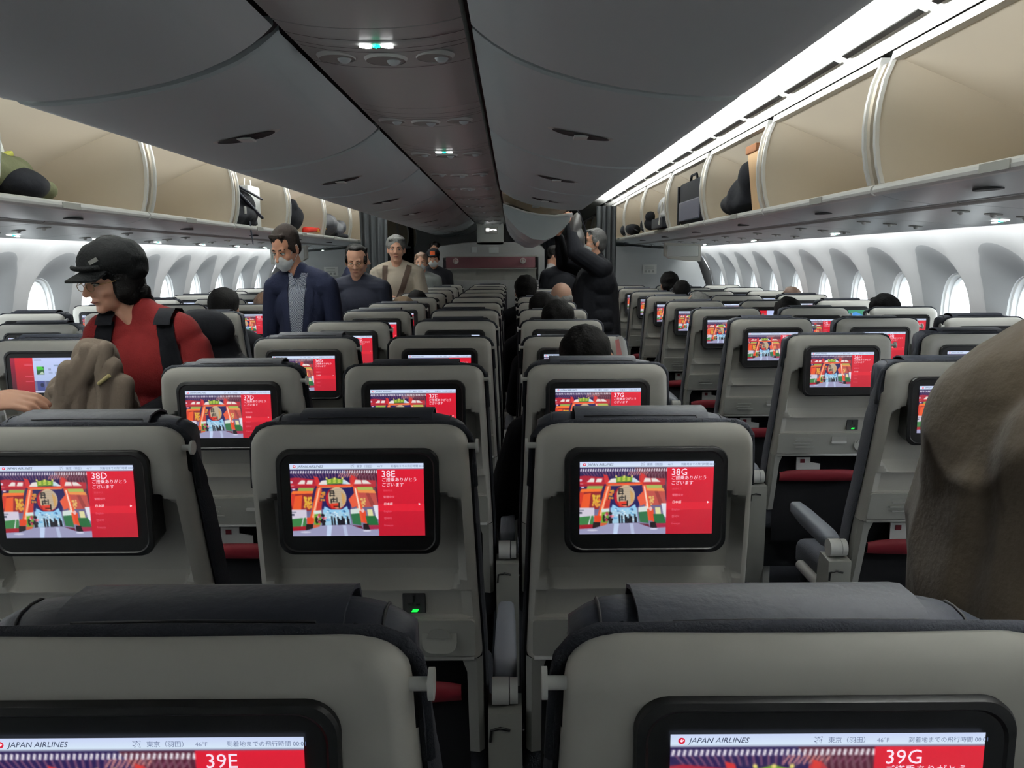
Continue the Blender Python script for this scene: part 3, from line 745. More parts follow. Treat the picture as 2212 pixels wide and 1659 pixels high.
def screen_mesh(img, texts):
    nx, ny = GX, GY
    xs = np.linspace(-DW / 2, DW / 2, nx + 1); zs = np.linspace(DH / 2, -DH / 2, ny + 1)
    # one quad per pixel, colours at the corners averaged from the four pixels round them
    pad = np.pad(img, ((1, 1), (1, 1), (0, 0)), mode='edge'); cor = (pad[:-1, :-1] + pad[1:, :-1] + pad[:-1, 1:] + pad[1:, 1:]) / 4
    verts = [(float(x), 0.0, float(DZ + z)) for z in zs for x in xs]
    cols = cor.reshape(-1, 3); l = np.where(cols <= .04045, cols / 12.92, ((cols + .055) / 1.055) ** 2.4)
    faces = [(j * (nx + 1) + i, (j + 1) * (nx + 1) + i, (j + 1) * (nx + 1) + i + 1, j * (nx + 1) + i + 1) for j in range(ny) for i in range(nx)]
    cc = [tuple(c) + (1.0,) for c in l.tolist()]
    for s, size, x, z, col, shear in texts:
        v, f = tri_text(s, size, x, z, shear); b = len(verts); verts += v; faces += [tuple(i + b for i in q) for q in f]; cc += [tuple(rgb(*col))] * len(v)
    me = bpy.data.meshes.new('screen'); me.from_pydata(verts, [], faces)
    ca = me.color_attributes.new('Col', 'FLOAT_COLOR', 'POINT'); ca.data.foreach_set('color', np.array(cc, dtype=np.float32).ravel())
    me.materials.append(SCREEN_MAT); return me
fx = lambda u: -DW / 2 + u * DW
fz = lambda v: DZ + DH / 2 - v * DH
GATE_TEXT = [('JAPAN AIRLINES', .0062, fx(.058), fz(.051), (40, 50, 84), .28), ('東京（羽田）', .0052, fx(.50), fz(.052), (96, 110, 150), 0), ('✈', .0062, fx(.452), fz(.054), (90, 100, 140), 0),
             ('46°F', .0050, fx(.655), fz(.052), (130, 142, 176), 0), ('到着地までの飛行時間 00:01', .0048, fx(.755), fz(.052), (96, 110, 150), 0),
             ('ご搭乗ありがとう', .0078, fx(.683), fz(.245), (252, 236, 250), .06), ('ございます', .0078, fx(.683), fz(.315), (252, 236, 250), .06),
             ('简体中文', .0042, fx(.693), fz(.385), (228, 90, 110), 0), ('繁體中文', .0050, fx(.693), fz(.475), (236, 140, 160), 0), ('日本語', .0054, fx(.693), fz(.572), (255, 236, 240), .1),
             ('English', .0052, fx(.693), fz(.672), (226, 96, 120), 0), ('한국어', .0050, fx(.693), fz(.770), (232, 120, 140), 0), ('Français', .0050, fx(.693), fz(.868), (226, 100, 124), 0), ('▶', .0050, fx(.955), fz(.575), (250, 236, 240), 0)]
GATE = screen_mesh(gate_picture(), GATE_TEXT); LIST = screen_mesh(list_picture(), []); MAP = screen_mesh(map_picture(), [])
def logo_mesh():
    bm = new(); n = 20; c = (fx(.035), -.0008, fz(.036))
    bmesh.ops.create_circle(bm, cap_ends=True, segments=n, radius=.0026, matrix=Matrix.Translation(c) @ Matrix.Rotation(R(90), 4, 'X'))
    for k, (a, b) in enumerate((((-.0012, .0006), (.0, -.0008)), ((.0, -.0008), (.0014, .0008)), ((0, .0016), (.0, -.0002)))):
        p, q = Vector((c[0] + a[0], -.0010, c[2] + a[1])), Vector((c[0] + b[0], -.0010, c[2] + b[1])); d = (q - p).normalized(); nn = Vector((d.z, 0, -d.x)) * .0004
        f = bm.faces.new([bm.verts.new(v) for v in (p - nn, q - nn, q + nn, p + nn)]); f.material_index = 1
    me = bpy.data.meshes.new('emblem'); bm.to_mesh(me); bm.free(); me.materials.append(mat('emblem_red', rgb(214, 30, 60), .5, emit=.55)); me.materials.append(LET_MAT); return me
LOGO = logo_mesh()

# ------------------------------------------------------------------ seat
YB = [(1.20, .016), (1.152, .010), (1.12, .002), (1.06, .002), (.93, .028), (.83, .050), (.77, .064), (.68, .090), (.52, .130), (.40, .165)]
def yb(z):
    for (a, ya), (b, y_b) in zip(YB, YB[1:]):
        if z >= b: return ya + (y_b - ya) * (a - z) / (a - b)
    return YB[-1][1]
ZT = 1.152
def hw(z):
    w_ = .193 + (1.12 - z) * .036
    if z > ZT - .038: t = (z - (ZT - .038)) / .038; w_ -= .038 * (1 - math.sqrt(max(0, 1 - t * t)))
    return min(w_, .210)
def sdrr(x, z, cx, cz, hx, hz, r):
    qx, qz = abs(x - cx) - hx + r, abs(z - cz) - hz + r
    return math.hypot(max(qx, 0), max(qz, 0)) + min(max(qx, qz), 0) - r
def shell_mesh():
    zs = sorted(set([round(z, 4) for z in list(np.linspace(.672, 1.114, 50)) + [.8265, .8285, .8305, .8325, .771, .769, .767, .765, .862, .858, .866] + [ZT - .038 * (1 - math.sin(a)) for a in np.linspace(0, math.pi / 2, 9)]]))
    xi = sorted(set([round(v, 4) for v in list(np.linspace(-1, 1, 27)) ] + [v * q for v in (-1, 1) for q in (.80, .825, .845, .86, .875, .89, .905, .92)]))
    bm = new(); rows = []
    for z in zs:
        h = hw(z); row = []; y = yb(z)
        top = max(0, (z - (ZT - .022)) / .022); yt = .022 * (1 - math.sqrt(max(0, 1 - top * top))) if top > 0 else 0
        fl = .050 if z < 1.06 else .034
        for dx, dy in ((0, fl), (0, .030), (.001, .019), (.004, .010), (.010, .003)):
            row.append(Vector((-h + dx, y + dy + yt, z)))
        for u in xi:
            x = u * (h - .016)
            d = smoothstep(0, .007, -sdrr(x, z, 0, .93, .176, .098, .032)) * (.042 if z > .862 else .014 + .028 * (z - .832) / .03)
            if .769 < z < .8295: d = .013 * smoothstep(0, .006, (h - .014) - abs(x))
            row.append(Vector((x, y + d + yt, z)))
        for dx, dy in ((.010, .003), (.004, .010), (.001, .019), (0, .030), (0, fl)):
            row.append(Vector((h - dx, y + dy + yt, z)))
        if z > 1.09:
            for q_ in row: q_.y = min(q_.y, .044)
        rows.append(row)
    z = ZT; h = hw(z); rows.append([Vector((p.x * .985, .046, z - .003)) for p in rows[-1]])
    ribbon(bm, rows); fixn(bm)
    me = bpy.data.meshes.new('shell'); bm.to_mesh(me); bm.free(); me.materials.append(SHELL); shade(me, 40); return me
def seat_parts():
    P = {}
    def add(n, bm, m, parent=None, ang=35, label=None):
        if isinstance(bm, bmesh.types.BMesh):
            bm.normal_update(); me = bpy.data.meshes.new(n); bm.to_mesh(me); bm.free()
        else: me = bm
        for q in (m if isinstance(m, list) else [m]):
            if q and q.name not in [x.name for x in me.materials if x]: me.materials.append(q)
        shade(me, ang); P.setdefault(n, []).append((me, parent, label))
    add('shell', shell_mesh(), [], ang=40)
    bm = new()      # monitor housing, front face upright, wedge at the bottom
    o_ = rrect(.283, .190, .026, 0, 1.019, 8); front = [bm.verts.new((x, -.0065, z)) for x, z in o_]; mid = [bm.verts.new((x * 1.012, -.003, 1.019 + (z - 1.019) * 1.012)) for x, z in o_]
    back = [bm.verts.new((x * (1.012 - .10 * (1 - max(0, min(1, (z - .93) / .03)))), yb(z) + .03, 1.019 + (z - 1.019) * 1.012)) for x, z in o_]; inn = [bm.verts.new((x * .955, -.0078, 1.019 + (z - 1.019) * .94)) for x, z in o_]; inn2 = [bm.verts.new((x * .94, -.0060, 1.019 + (z - 1.019) * .92)) for x, z in o_]
    n = len(o_)
    for A, B in ((back, mid), (mid, front), (front, inn), (inn, inn2)):
        for i in range(n): bm.faces.new((A[i], A[(i + 1) % n], B[(i + 1) % n], B[i]))
    bm.faces.new(inn2); fixn(bm); add('monitor', bm, BLACK, ang=25)
    bm = new()      # cushion wrapping the front of the shell
    rows = []
    for z in list(np.linspace(.42, 1.10, 18)) + [1.125, 1.14, 1.150, 1.154]:
        h = hw(z) + .009; y = yb(z) + .050
        if z > 1.14: h -= .004 if z < 1.15 else .014
        rows.append([Vector((-h + a, y + b, z)) for a, b in ((.028, .016), (.004, -.006), (0, .004), (0, .05), (.012, .075), (.05, .09))] + [Vector((x, y + .095, z)) for x in (-.08, 0, .08)] +
                    [Vector((h - a, y + b, z)) for a, b in ((.05, .09), (.012, .075), (0, .05), (0, .004), (.004, -.006), (.028, .016))])
    for r_ in rows:
        for p in r_:
            if p.z > 1.0: p.z -= max(0, p.y - .052) * 1.5 * min(1, (p.z - 1.0) / .12)
    V = ribbon(bm, rows); bm.faces.new(V[-1]); bm.faces.new(V[0][::-1])
    for i in range(len(V) - 1): bm.faces.new((V[i][-1], V[i][0], V[i + 1][0], V[i + 1][-1]))
    fixn(bm); add('backrest', bm, FABRIC, ang=60)
    bm = new(); tube(bm, [(-hw(1.03) - .006, yb(1.03) + .05, 1.03), (-hw(1.10) - .005, .052, 1.10), (-hw(1.12) - .003, .045, 1.125), (-.184, .04, 1.142), (-.167, .038, 1.150), (0, .036, 1.153), (.167, .038, 1.150), (.184, .04, 1.142), (hw(1.12) + .003, .045, 1.125), (hw(1.10) + .005, .052, 1.10), (hw(1.03) + .006, yb(1.03) + .05, 1.03)], .0068, 8)
    add('piping', bm, FABRIC, 'backrest', 180)
    bm = new()      # headrest pillow
    rows = []; 
    for i in range(25):
        u = -1 + 2 * i / 24; x = u * .184; k = math.sqrt(max(0, 1 - abs(u) ** 9)); k = max(k, .5)
        ring = []
        for a in [2 * math.pi * j / 20 for j in range(20)]:
            c, s_ = sup(a, 3.2); ring.append(Vector((x, .150 + c * .040 * k, 1.062 + s_ * .078 * (.55 + .45 * k) + .003 * math.sin(u * 5))))
        rows.append(ring + [ring[0]])
    V = ribbon(bm, rows); bmesh.ops.remove_doubles(bm, verts=bm.verts, dist=.0002); bmesh.ops.holes_fill(bm, edges=bm.edges); fixn(bm); add('headrest', bm, LEATHER, ang=180)
    bm = new()      # cover flap over the headrest
    rows = []
    for i in range(15):
        u = -1 + 2 * i / 14; x = .006 + u * .122; sag = (1 - u * u)
        rows.append([Vector((x, y, z)) for y, z in ((.103, 1.092 + .010 * sag), (.100, 1.112 + .006 * sag), (.105, 1.134), (.118, 1.1455), (.140, 1.149), (.165, 1.1485), (.186, 1.141), (.197, 1.120), (.199, 1.06))])
    ribbon(bm, rows)
    r2 = [[p + Vector((0, .0035 * (1 if k > 4 else -1) * -1, -.003)) for k, p in enumerate(r)] for r in rows]; ribbon(bm, r2)
    for a, b in ((0, 0), (-1, -1)):
        ribbon(bm, [rows[a], r2[b]])
    ribbon(bm, [[r[0] for r in rows], [r[0] for r in r2]])
    fixn(bm); add('cover_flap', bm, LEATHER, 'headrest', 50)
    bm = new()
    for u in (-.86, .86):
        x = u * .184; k = math.sqrt(1 - abs(u) ** 9)
        tube(bm, [(x, .150 + sup(a, 3.2)[0] * .0405 * k, 1.062 + sup(a, 3.2)[1] * .0785 * (.55 + .45 * k) + .003 * math.sin(u * 5)) for a in [2 * math.pi * j / 24 for j in range(25)]], .0014, 6)
    tube(bm, [(-.10, .1085, 1.140), (0, .1095, 1.141), (.105, .1085, 1.140), (.112, .1015, 1.118)], .0012, 6)
    add('seam', bm, mat('seam_thread', rgb(22, 23, 27), .7), 'headrest', 180)
    bm = new(); zc = .724
    for (x0, x1, z0, z1) in ((-.1985, .1985, .6825, .7665),): 
        y0 = yb(zc); prism(bm, rrect(x1 - x0, z1 - z0, .008, 0, zc, 4), 'y', 0, .02)
    for v in bm.verts: v.co.y += yb(v.co.z) - .006
    fixn(bm); add('tray_table', bm, TRAYM, ang=30)
    bm = new(); prism(bm, rrect(.058, .036, .008, .035, .748, 5), 'y', yb(.748) - .0075, yb(.748) - .004); prism(bm, rrect(.058, .010, .004, .035, .7305, 4), 'y', yb(.73) - .014, yb(.73) - .002, 1); fixn(bm); add('tray_latch', bm, [SHELL2, WHITEP], 'tray_table', 30)
    bm = new(); prism(bm, rrect(.066, .058, .02, .130, .724, 6), 'y', yb(.724) - .0095, yb(.724) - .003); prism(bm, [(.130 + .024 * math.cos(a), .727 + .020 * math.sin(a)) for a in [math.pi * k / 12 for k in range(13)]], 'y', yb(.73) - .0115, yb(.73) - .003, 1); fixn(bm); add('cup_holder', bm, [TRAYM, SHELL2], 'tray_table', 30)
    bm = new()
    for i in range(4): box(bm, -.14 + .006 * (i % 2), -.06 - .008 * (i % 3), yb(.74) - .0085, yb(.74) - .004, .748 - i * .013, .752 - i * .013)
    add('instruction_text', bm, SHELL2, 'tray_table')
    bm = new(); tube(bm, [(-.195, yb(.676), .6735), (.195, yb(.676), .6735)], .0045, 8); add('tray_bar', bm, WHITEP, ang=180)
    for s in (-1, 1):
        bm = new(); rows = []
        for z in np.linspace(.672, .43, 8):
            y = yb(z); h = .210; ww = .030 + .02 * smoothstep(.672, .60, z) * 0
            if z > .65: ww = .04
            rows.append([Vector((s * a, y + b, z)) for a, b in ((h, .06), (h, .012), (h - .01, .0), (h - ww, .004), (h - ww, .06), (h, .06))])
        ribbon(bm, rows); fixn(bm); add('side_frame', bm, SHELL2, ang=40)
    bm = new(); rows = []
    for z, y in ((.668, .075), (.66, .055), (.60, .06), (.56, .045), (.45, .02), (.30, .0), (.27, .03)): rows.append([Vector((x, yb(z) + y - .012 * (1 - (x / .18) ** 2) * (z < .58), z)) for x in np.linspace(-.18, .18, 9)])
    ribbon(bm, rows); add('literature_pocket', bm, POCK, ang=180)
    bm = new(); rows = []
    for z, dy in ((.604, .034), (.602, .026), (.585, .022), (.556, .020), (.553, .030)): rows.append([Vector((x, yb(z) + dy - .014 * (1 - (x / .17) ** 2), z - .016 * abs(x / .17) ** 4 * (z > .58))) for x in np.linspace(-.165, .165, 13)])
    ribbon(bm, rows); add('pocket_edge', bm, REDM, 'literature_pocket', 180)
    bm = new(); prism(bm, [(-.10, .60), (-.10, .652), (-.045, .652), (-.045, .632), (-.005, .625), (-.005, .60)], 'y', yb(.63) + .034, yb(.63) + .038); fixn(bm)
    box(bm, -.085, -.068, yb(.63) + .032, yb(.63) + .034, .630, .645, 0, 1, 1); add('safety_card', bm, [WHITEP, REDM], 'literature_pocket')
    bm = new(); box(bm, -.218, .218, .17, .60, .34, .445, .03, 4); add('seat_cushion', bm, FABRIC, ang=60)
    bm = new(); box(bm, -.20, .20, .22, .52, .16, .36, .01); add('seat_base', bm, BLACK)
    for x in (-.16, .16):
        bm = new(); box(bm, x - .015, x + .015, .26, .50, 0.0, .17, .004); add('leg', bm, SHELL2)
    return P
def armrest_parts(x):
    P = {}
    def add(n, bm, m, parent=None, ang=35):
        bm.normal_update(); me = bpy.data.meshes.new(n); bm.to_mesh(me); bm.free()
        for q in (m if isinstance(m, list) else [m]): me.materials.append(q)
        shade(me, ang); P.setdefault(n, []).append((me, parent, None))
    bm = new(); rows = []
    for y, w_, z0, z1 in ((.175, .017, .566, .590), (.18, .022, .560, .598), (.22, .0245, .553, .604), (.40, .0225, .556, .608), (.50, .019, .566, .606), (.515, .014, .575, .600), (.518, .008, .58, .595)):
        c = .006; rows.append([Vector((x + a, y, z)) for a, z in ((-w_, z0 + c), (-w_, z1 - c), (-w_ + c, z1), (w_ - c, z1), (w_, z1 - c), (w_, z0 + c), (w_ - c, z0), (-w_ + c, z0), (-w_, z0 + c))])
    V = ribbon(bm, rows); bmesh.ops.remove_doubles(bm, verts=bm.verts, dist=.0001); bmesh.ops.holes_fill(bm, edges=bm.edges); fixn(bm); add('armrest', bm, ARMM, None, 50)
    bm = new(); tube(bm, [(x - .026, .148, .572), (x + .008, .148, .572)], .027, 16); tube(bm, [(x + .010, .148, .572), (x + .026, .148, .572)], .026, 16); fixn(bm); add('hinge', bm, WHITEP, 'armrest', 40)
    bm = new(); prism(bm, [(.115, .54), (.185, .545), (.20, .50), (.22, .20), (.16, .12), (.12, .20)], 'x', x - .034, x + .034); fixn(bm); add('armrest_box', bm, ARMB, 'armrest', 30)
    bm = new(); tube(bm, [(x + .0355, .125, .50), (x + .0355, .14, .49), (x + .0355, .165, .492), (x + .0355, .18, .505)], .004, 6); tube(bm, [(x - .03, .1145, .48), (x - .028, .1145, .505), (x - .01, .1145, .51), (x + .01, .1145, .505)], .003, 6)
    add('handle_groove', bm, BLACK, 'armrest', 180)
    return P
def rail_parts(x):
    bm = new(); tube(bm, [(x, .20, .375), (x, .30, .385), (x, .48, .385)], .018, 12); fixn(bm); me = bpy.data.meshes.new('side_rail'); bm.to_mesh(me); bm.free(); me.materials.append(WHITEP); shade(me, 60)
    return {'side_rail': [(me, None, None)]}
def hook_parts(s):
    bm = new(); x = s * hw(1.115); tube(bm, [(x - s * .004, .026, 1.113), (x + s * .016, .026, 1.113)], .0055, 12); tube(bm, [(x + s * .014, .026, 1.113), (x + s * .0185, .026, 1.113)], .0125, 20); fixn(bm)
    me = bpy.data.meshes.new('coat_hook'); bm.to_mesh(me); bm.free(); me.materials.append(WHITEP); shade(me, 40); return {'coat_hook': [(me, None, None)]}
def socket_parts():
    bm = new(); z = .799; y = yb(z) + .013; box(bm, .062, .106, y - .005, y + .004, z - .021, z + .021, .002)
    b2 = new()
    for (x0, x1, z0, z1) in ((.082, .086, .003, .015), (.072, .080, -.004, .0), (.088, .096, -.004, .0)): box(b2, x0, x1, y - .0062, y - .004, z + z0, z + z1)
    b3 = new(); prism(b3, [(.079, z - .017), (.090, z - .017), (.093, z - .012), (.082, z - .012)], 'y', y - .007, y - .005); fixn(b3)
    out = {}
    for n, b, m, par in (('power_socket', bm, GROOVE, None), ('socket_hole', b2, BLACK, 'power_socket'), ('green_light', b3, mat('green_led', rgb(20, 210, 60), .5, emit=1.6), 'power_socket')):
        me = bpy.data.meshes.new(n); b.to_mesh(me); b.free(); me.materials.append(m); out[n] = [(me, par, None)]
    return out
BASE = seat_parts(); ARM_R = armrest_parts(.2535); ARM_L = armrest_parts(-.2535); RAIL_L = rail_parts(-.235); RAIL_R = rail_parts(.235)
HOOK = {1: hook_parts(1), -1: hook_parts(-1)}; SOCK = socket_parts()
COLX = {'A': -2.775, 'B': -2.27, 'C': -1.763, 'D': -.783, 'E': -.275, 'G': .232, 'H': 1.229, 'J': 1.736, 'K': 2.243}
ROW_Y = lambda r: .56 + .80 * (39 - r) - (.007 if r == 39 else 0)
COLNAME = {'A': 'left block window column', 'B': 'left block middle column', 'C': 'left block aisle column', 'D': 'centre block left column', 'E': 'centre block middle column',
           'G': 'centre block right column', 'H': 'right block aisle column', 'J': 'right block middle column', 'K': 'right block window column'}
GRP = {'A': 'left', 'B': 'left', 'C': 'left', 'D': 'centre', 'E': 'centre', 'G': 'centre', 'H': 'right', 'J': 'right', 'K': 'right'}
READ = {'39E', '39G', '38D', '38E', '38G', '37D', '37E', '37G', '36D', '36E', '36H', '35D', '35H'}
def attach(root, parts):
    made = {}
    for n, lst in parts.items():
        for me, par, lab in lst:
            o = bpy.data.objects.new(n, me); COL.objects.link(o); o.parent = made.get(par, root) if par else root; made.setdefault(n, o)
    return made
def number_mesh(s):
    v, f = tri_text(s, .0165, fx(.683), fz(.185), .0, -.0008); me = bpy.data.meshes.new('seat_number'); me.from_pydata(v, [], f); me.materials.append(LET_MAT); return me
seat_count = {}
def seat(col, row):
    X, Y = COLX[col], ROW_Y(row); zc = .988 * Y + .05
    l, r = 1106 + 1720 * (X - .26) / zc, 1106 + 1720 * (X + .28) / zc
    if r < 0 or l > 2212: return
    nm = '%d%s' % (row, col); seat_count[col] = seat_count.get(col, 0) + 1
    if nm in READ: lab = 'grey seat whose back screen reads %s, in the %s' % (nm, COLNAME[col])
    elif nm == '36C': lab = 'grey seat with a red and white film list on its screen, behind the red sweater'
    elif nm == '37H': lab = 'grey seat half hidden by the brown coat, with pale armrest in the aisle'
    else: lab = 'grey seat in the %s, %s row ahead of the camera' % (COLNAME[col], ORD[39 - row])
    rnd = random.Random(row * 17 + ord(col))
    t = thing('airline_seat', lab, 'seat', (X, Y, 0), 0, 'grey seats of the %s block' % GRP[col])
    made = attach(t, BASE)
    mon = made['monitor']
    img = LIST if nm in ('36C', '33J') else MAP if nm == '33K' else GATE
    o = bpy.data.objects.new('screen', img); COL.objects.link(o); o.parent = mon; o.location = (0, -.0085, 0)
    if img is GATE:
        o.parent = mon
        q = bpy.data.objects.new('seat_number', number_mesh(nm)); COL.objects.link(q); q.parent = mon; q.location = (0, -.0085, 0)
        if row > 34: q = bpy.data.objects.new('emblem', LOGO); COL.objects.link(q); q.parent = mon; q.location = (0, -.0085, 0)
    attach(t, ARM_R)
    if col in 'ADH': attach(t, ARM_L)
    if col in 'DH': attach(t, RAIL_L)
    if col in 'CG': attach(t, RAIL_R)
    attach(t, HOOK[{'D': 1, 'E': 1, 'G': -1, 'J': 1, 'K': -1, 'A': 1, 'B': 1, 'C': -1, 'H': 1}[col]])
    if nm in ('36H',) or col == 'E': attach(t, SOCK)
    h = made['headrest']; dz = rnd.choice([0, 0, -.006, -.012, .004]) if row < 38 else 0
    if rnd.random() < .25 and row < 37: dz = -.026
    h.location = (rnd.uniform(-.004, .004), -.034, dz + (.016 if row < 39 else .002))
    if rnd.random() < .5 or nm == '39G': 
        for c in h.children:
            if c.name.startswith('cover_flap'): c.scale = (-1, 1, 1)
    if nm == '39G':
        h.location = (.0, -.034, .0)
    return t
for row in range(39, 27, -1):
    for col in 'ABCDEGHJK':
        if row == 28 and col not in 'DEG': continue
        seat(col, row)
# ------------------------------------------------------------------ soft shapes: a union of capsules and ellipsoids, voxel-remeshed
def blob_mesh(name, prims, voxel=.008, smooth=2, fold=0, fscale=9, fstretch=(1, 1, 1), seed=0):
    bm = new()
    for p in prims:
        if p[0] == 'e':
            _, c, r, *rot = p
            M = Matrix.Translation(c) @ (rot[0] if rot else Matrix.Identity(4)) @ Matrix.Diagonal((r[0], r[1], r[2], 1))
            bmesh.ops.create_icosphere(bm, subdivisions=3, radius=1, matrix=M)
        elif p[0] == 'b':
            _, c, r, *rot = p
            M = Matrix.Translation(c) @ (rot[0] if rot else Matrix.Identity(4)) @ Matrix.Diagonal((r[0] * 2, r[1] * 2, r[2] * 2, 1))
            bmesh.ops.create_cube(bm, size=1, matrix=M)
        else:
            _, a, ra, b, rb = p; a, b = Vector(a), Vector(b); d = b - a; L = d.length
            if L < 1e-5: continue
            q = d.to_track_quat('Z', 'Y').to_matrix().to_4x4(); n = 14
            M = Matrix.Translation(a) @ q; rings = []
            for k in range(1, 5):
                t = math.pi / 2 * (1 - k / 4.5); rings.append((-math.sin(t) * ra, math.cos(t) * ra))
            for f in (0, .25, .5, .75, 1): rings.append((L * f, ra + (rb - ra) * f))
            for k in range(4, 0, -1):
                t = math.pi / 2 * (1 - k / 4.5); rings.append((L + math.sin(t) * rb, math.cos(t) * rb))
            V = [[bm.verts.new(M @ Vector((rr * math.cos(2 * math.pi * i / n), rr * math.sin(2 * math.pi * i / n), z))) for i in range(n)] for z, rr in rings]
            for i in range(len(V) - 1):
                for j in range(n): bm.faces.new((V[i][j], V[i][(j + 1) % n], V[i + 1][(j + 1) % n], V[i + 1][j]))
            bm.faces.new(V[0][::-1]); bm.faces.new(V[-1])
    me = bpy.data.meshes.new('tmp'); bm.to_mesh(me); bm.free()
    o = bpy.data.objects.new('tmp', me)
    md = o.modifiers.new('r', 'REMESH'); md.mode = 'VOXEL'; md.voxel_size = voxel; md.adaptivity = 0
    if smooth: sm = o.modifiers.new('s', 'SMOOTH'); sm.factor = .5; sm.iterations = smooth
    out = evaluated_mesh(o)
    bpy.data.objects.remove(o); bpy.data.meshes.remove(me); out.name = name
    if fold:
        n = len(out.vertices); off = Vector((seed * 3.1, seed * 1.7, seed * .9))
        co = np.empty(n * 3, np.float32); nr = np.empty(n * 3, np.float32)
        out.vertices.foreach_get('co', co); out.vertices.foreach_get('normal', nr); co = co.reshape(-1, 3); nr = nr.reshape(-1, 3)
        Q = co * np.array(fstretch) * fscale + np.array(off); am = np.empty(n)
        for i, q in enumerate(Q.tolist()):
            am[i] = noise.noise(q) * .7 + (1 - abs(noise.noise((q[0] * .7 + 5, q[1] * .7 + 5, q[2] * .7 + 5))) * 2) * .5 - .2
        co = co + nr * (am * fold)[:, None]
        out.vertices.foreach_set('co', co.astype(np.float32).ravel()); out.update()
    out.shade_smooth()
    return out
def soft(name, prims, m, parent=None, **kw):
    me = blob_mesh(name, prims, **kw); o = bpy.data.objects.new(name, me); COL.objects.link(o); me.materials.append(m)
    if parent is not None: o.parent = parent
    return o
def hand_prims(w, d, up, side, curl=.5, k=1.0):
    """w wrist, d direction of the hand, up the back of the hand, side +-1 where the thumb leaves"""
    w = Vector(w); d = Vector(d).normalized(); up = Vector(up); up = (up - d * up.dot(d)).normalized(); x = d.cross(up).normalized() * side
    P = []; out = []
    pal = w + d * .048 * k
    rot = Matrix((x, d, up)).transposed().to_4x4()
    out.append(('e', pal, (.040 * k, .052 * k, .014 * k), rot)); out.append(('c', w - d * .02, .024 * k, w + d * .03 * k, .024 * k))
    for i, (off, L) in enumerate(((.030, .068), (.010, .078), (-.011, .072), (-.030, .056))):
        a = w + d * .088 * k + x * off * k; cdir = d; p = a; r_ = (.0092, .0092, .0088, .0078)[i] * k
        out.append(('c', w + d * .045 * k + x * off * .8 * k, r_ * 1.15, a, r_))
        for j, f in enumerate((.45, .31, .24)):
            ang = curl * (.55, .95, .7)[j] * (1 + .12 * i)
            ax = x * side
            cdir = (Matrix.Rotation(-ang if side > 0 else -ang, 3, d.cross(up).normalized()) @ cdir).normalized()
            q = p + cdir * L * f * k; out.append(('c', p, r_ * (1 - .06 * j), q, r_ * (.92 - .06 * j))); p = q
    t0 = w + d * .022 * k + x * .024 * k; t1 = t0 + (d * .6 + x * .75 - up * .25).normalized() * .038 * k; t2 = t1 + (d * .9 + x * .25 - up * .3).normalized() * .030 * k
    out += [('c', t0, .014 * k, t1, .0105 * k), ('c', t1, .0105 * k, t2, .009 * k)]
    return out
def arm_sleeve(pts, r0, r1): return [('c', pts[0], r0, pts[1], (r0 + r1) / 2 * 1.02), ('c', pts[1], (r0 + r1) / 2 * 1.02, pts[2], r1)]
from mathutils.bvhtree import BVHTree
def drape(me, pts, off=.004, d=-1):
    bvh = BVHTree.FromPolygons([v.co for v in me.vertices], [tuple(p.vertices) for p in me.polygons]); out = []
    for p in pts:
        h = bvh.ray_cast(Vector((p[0], p[1], p[2])), Vector((0, d, 0)))
        out.append((h[0] if h[0] is not None else Vector(p)) + Vector((0, -d * off, 0)))
    return out
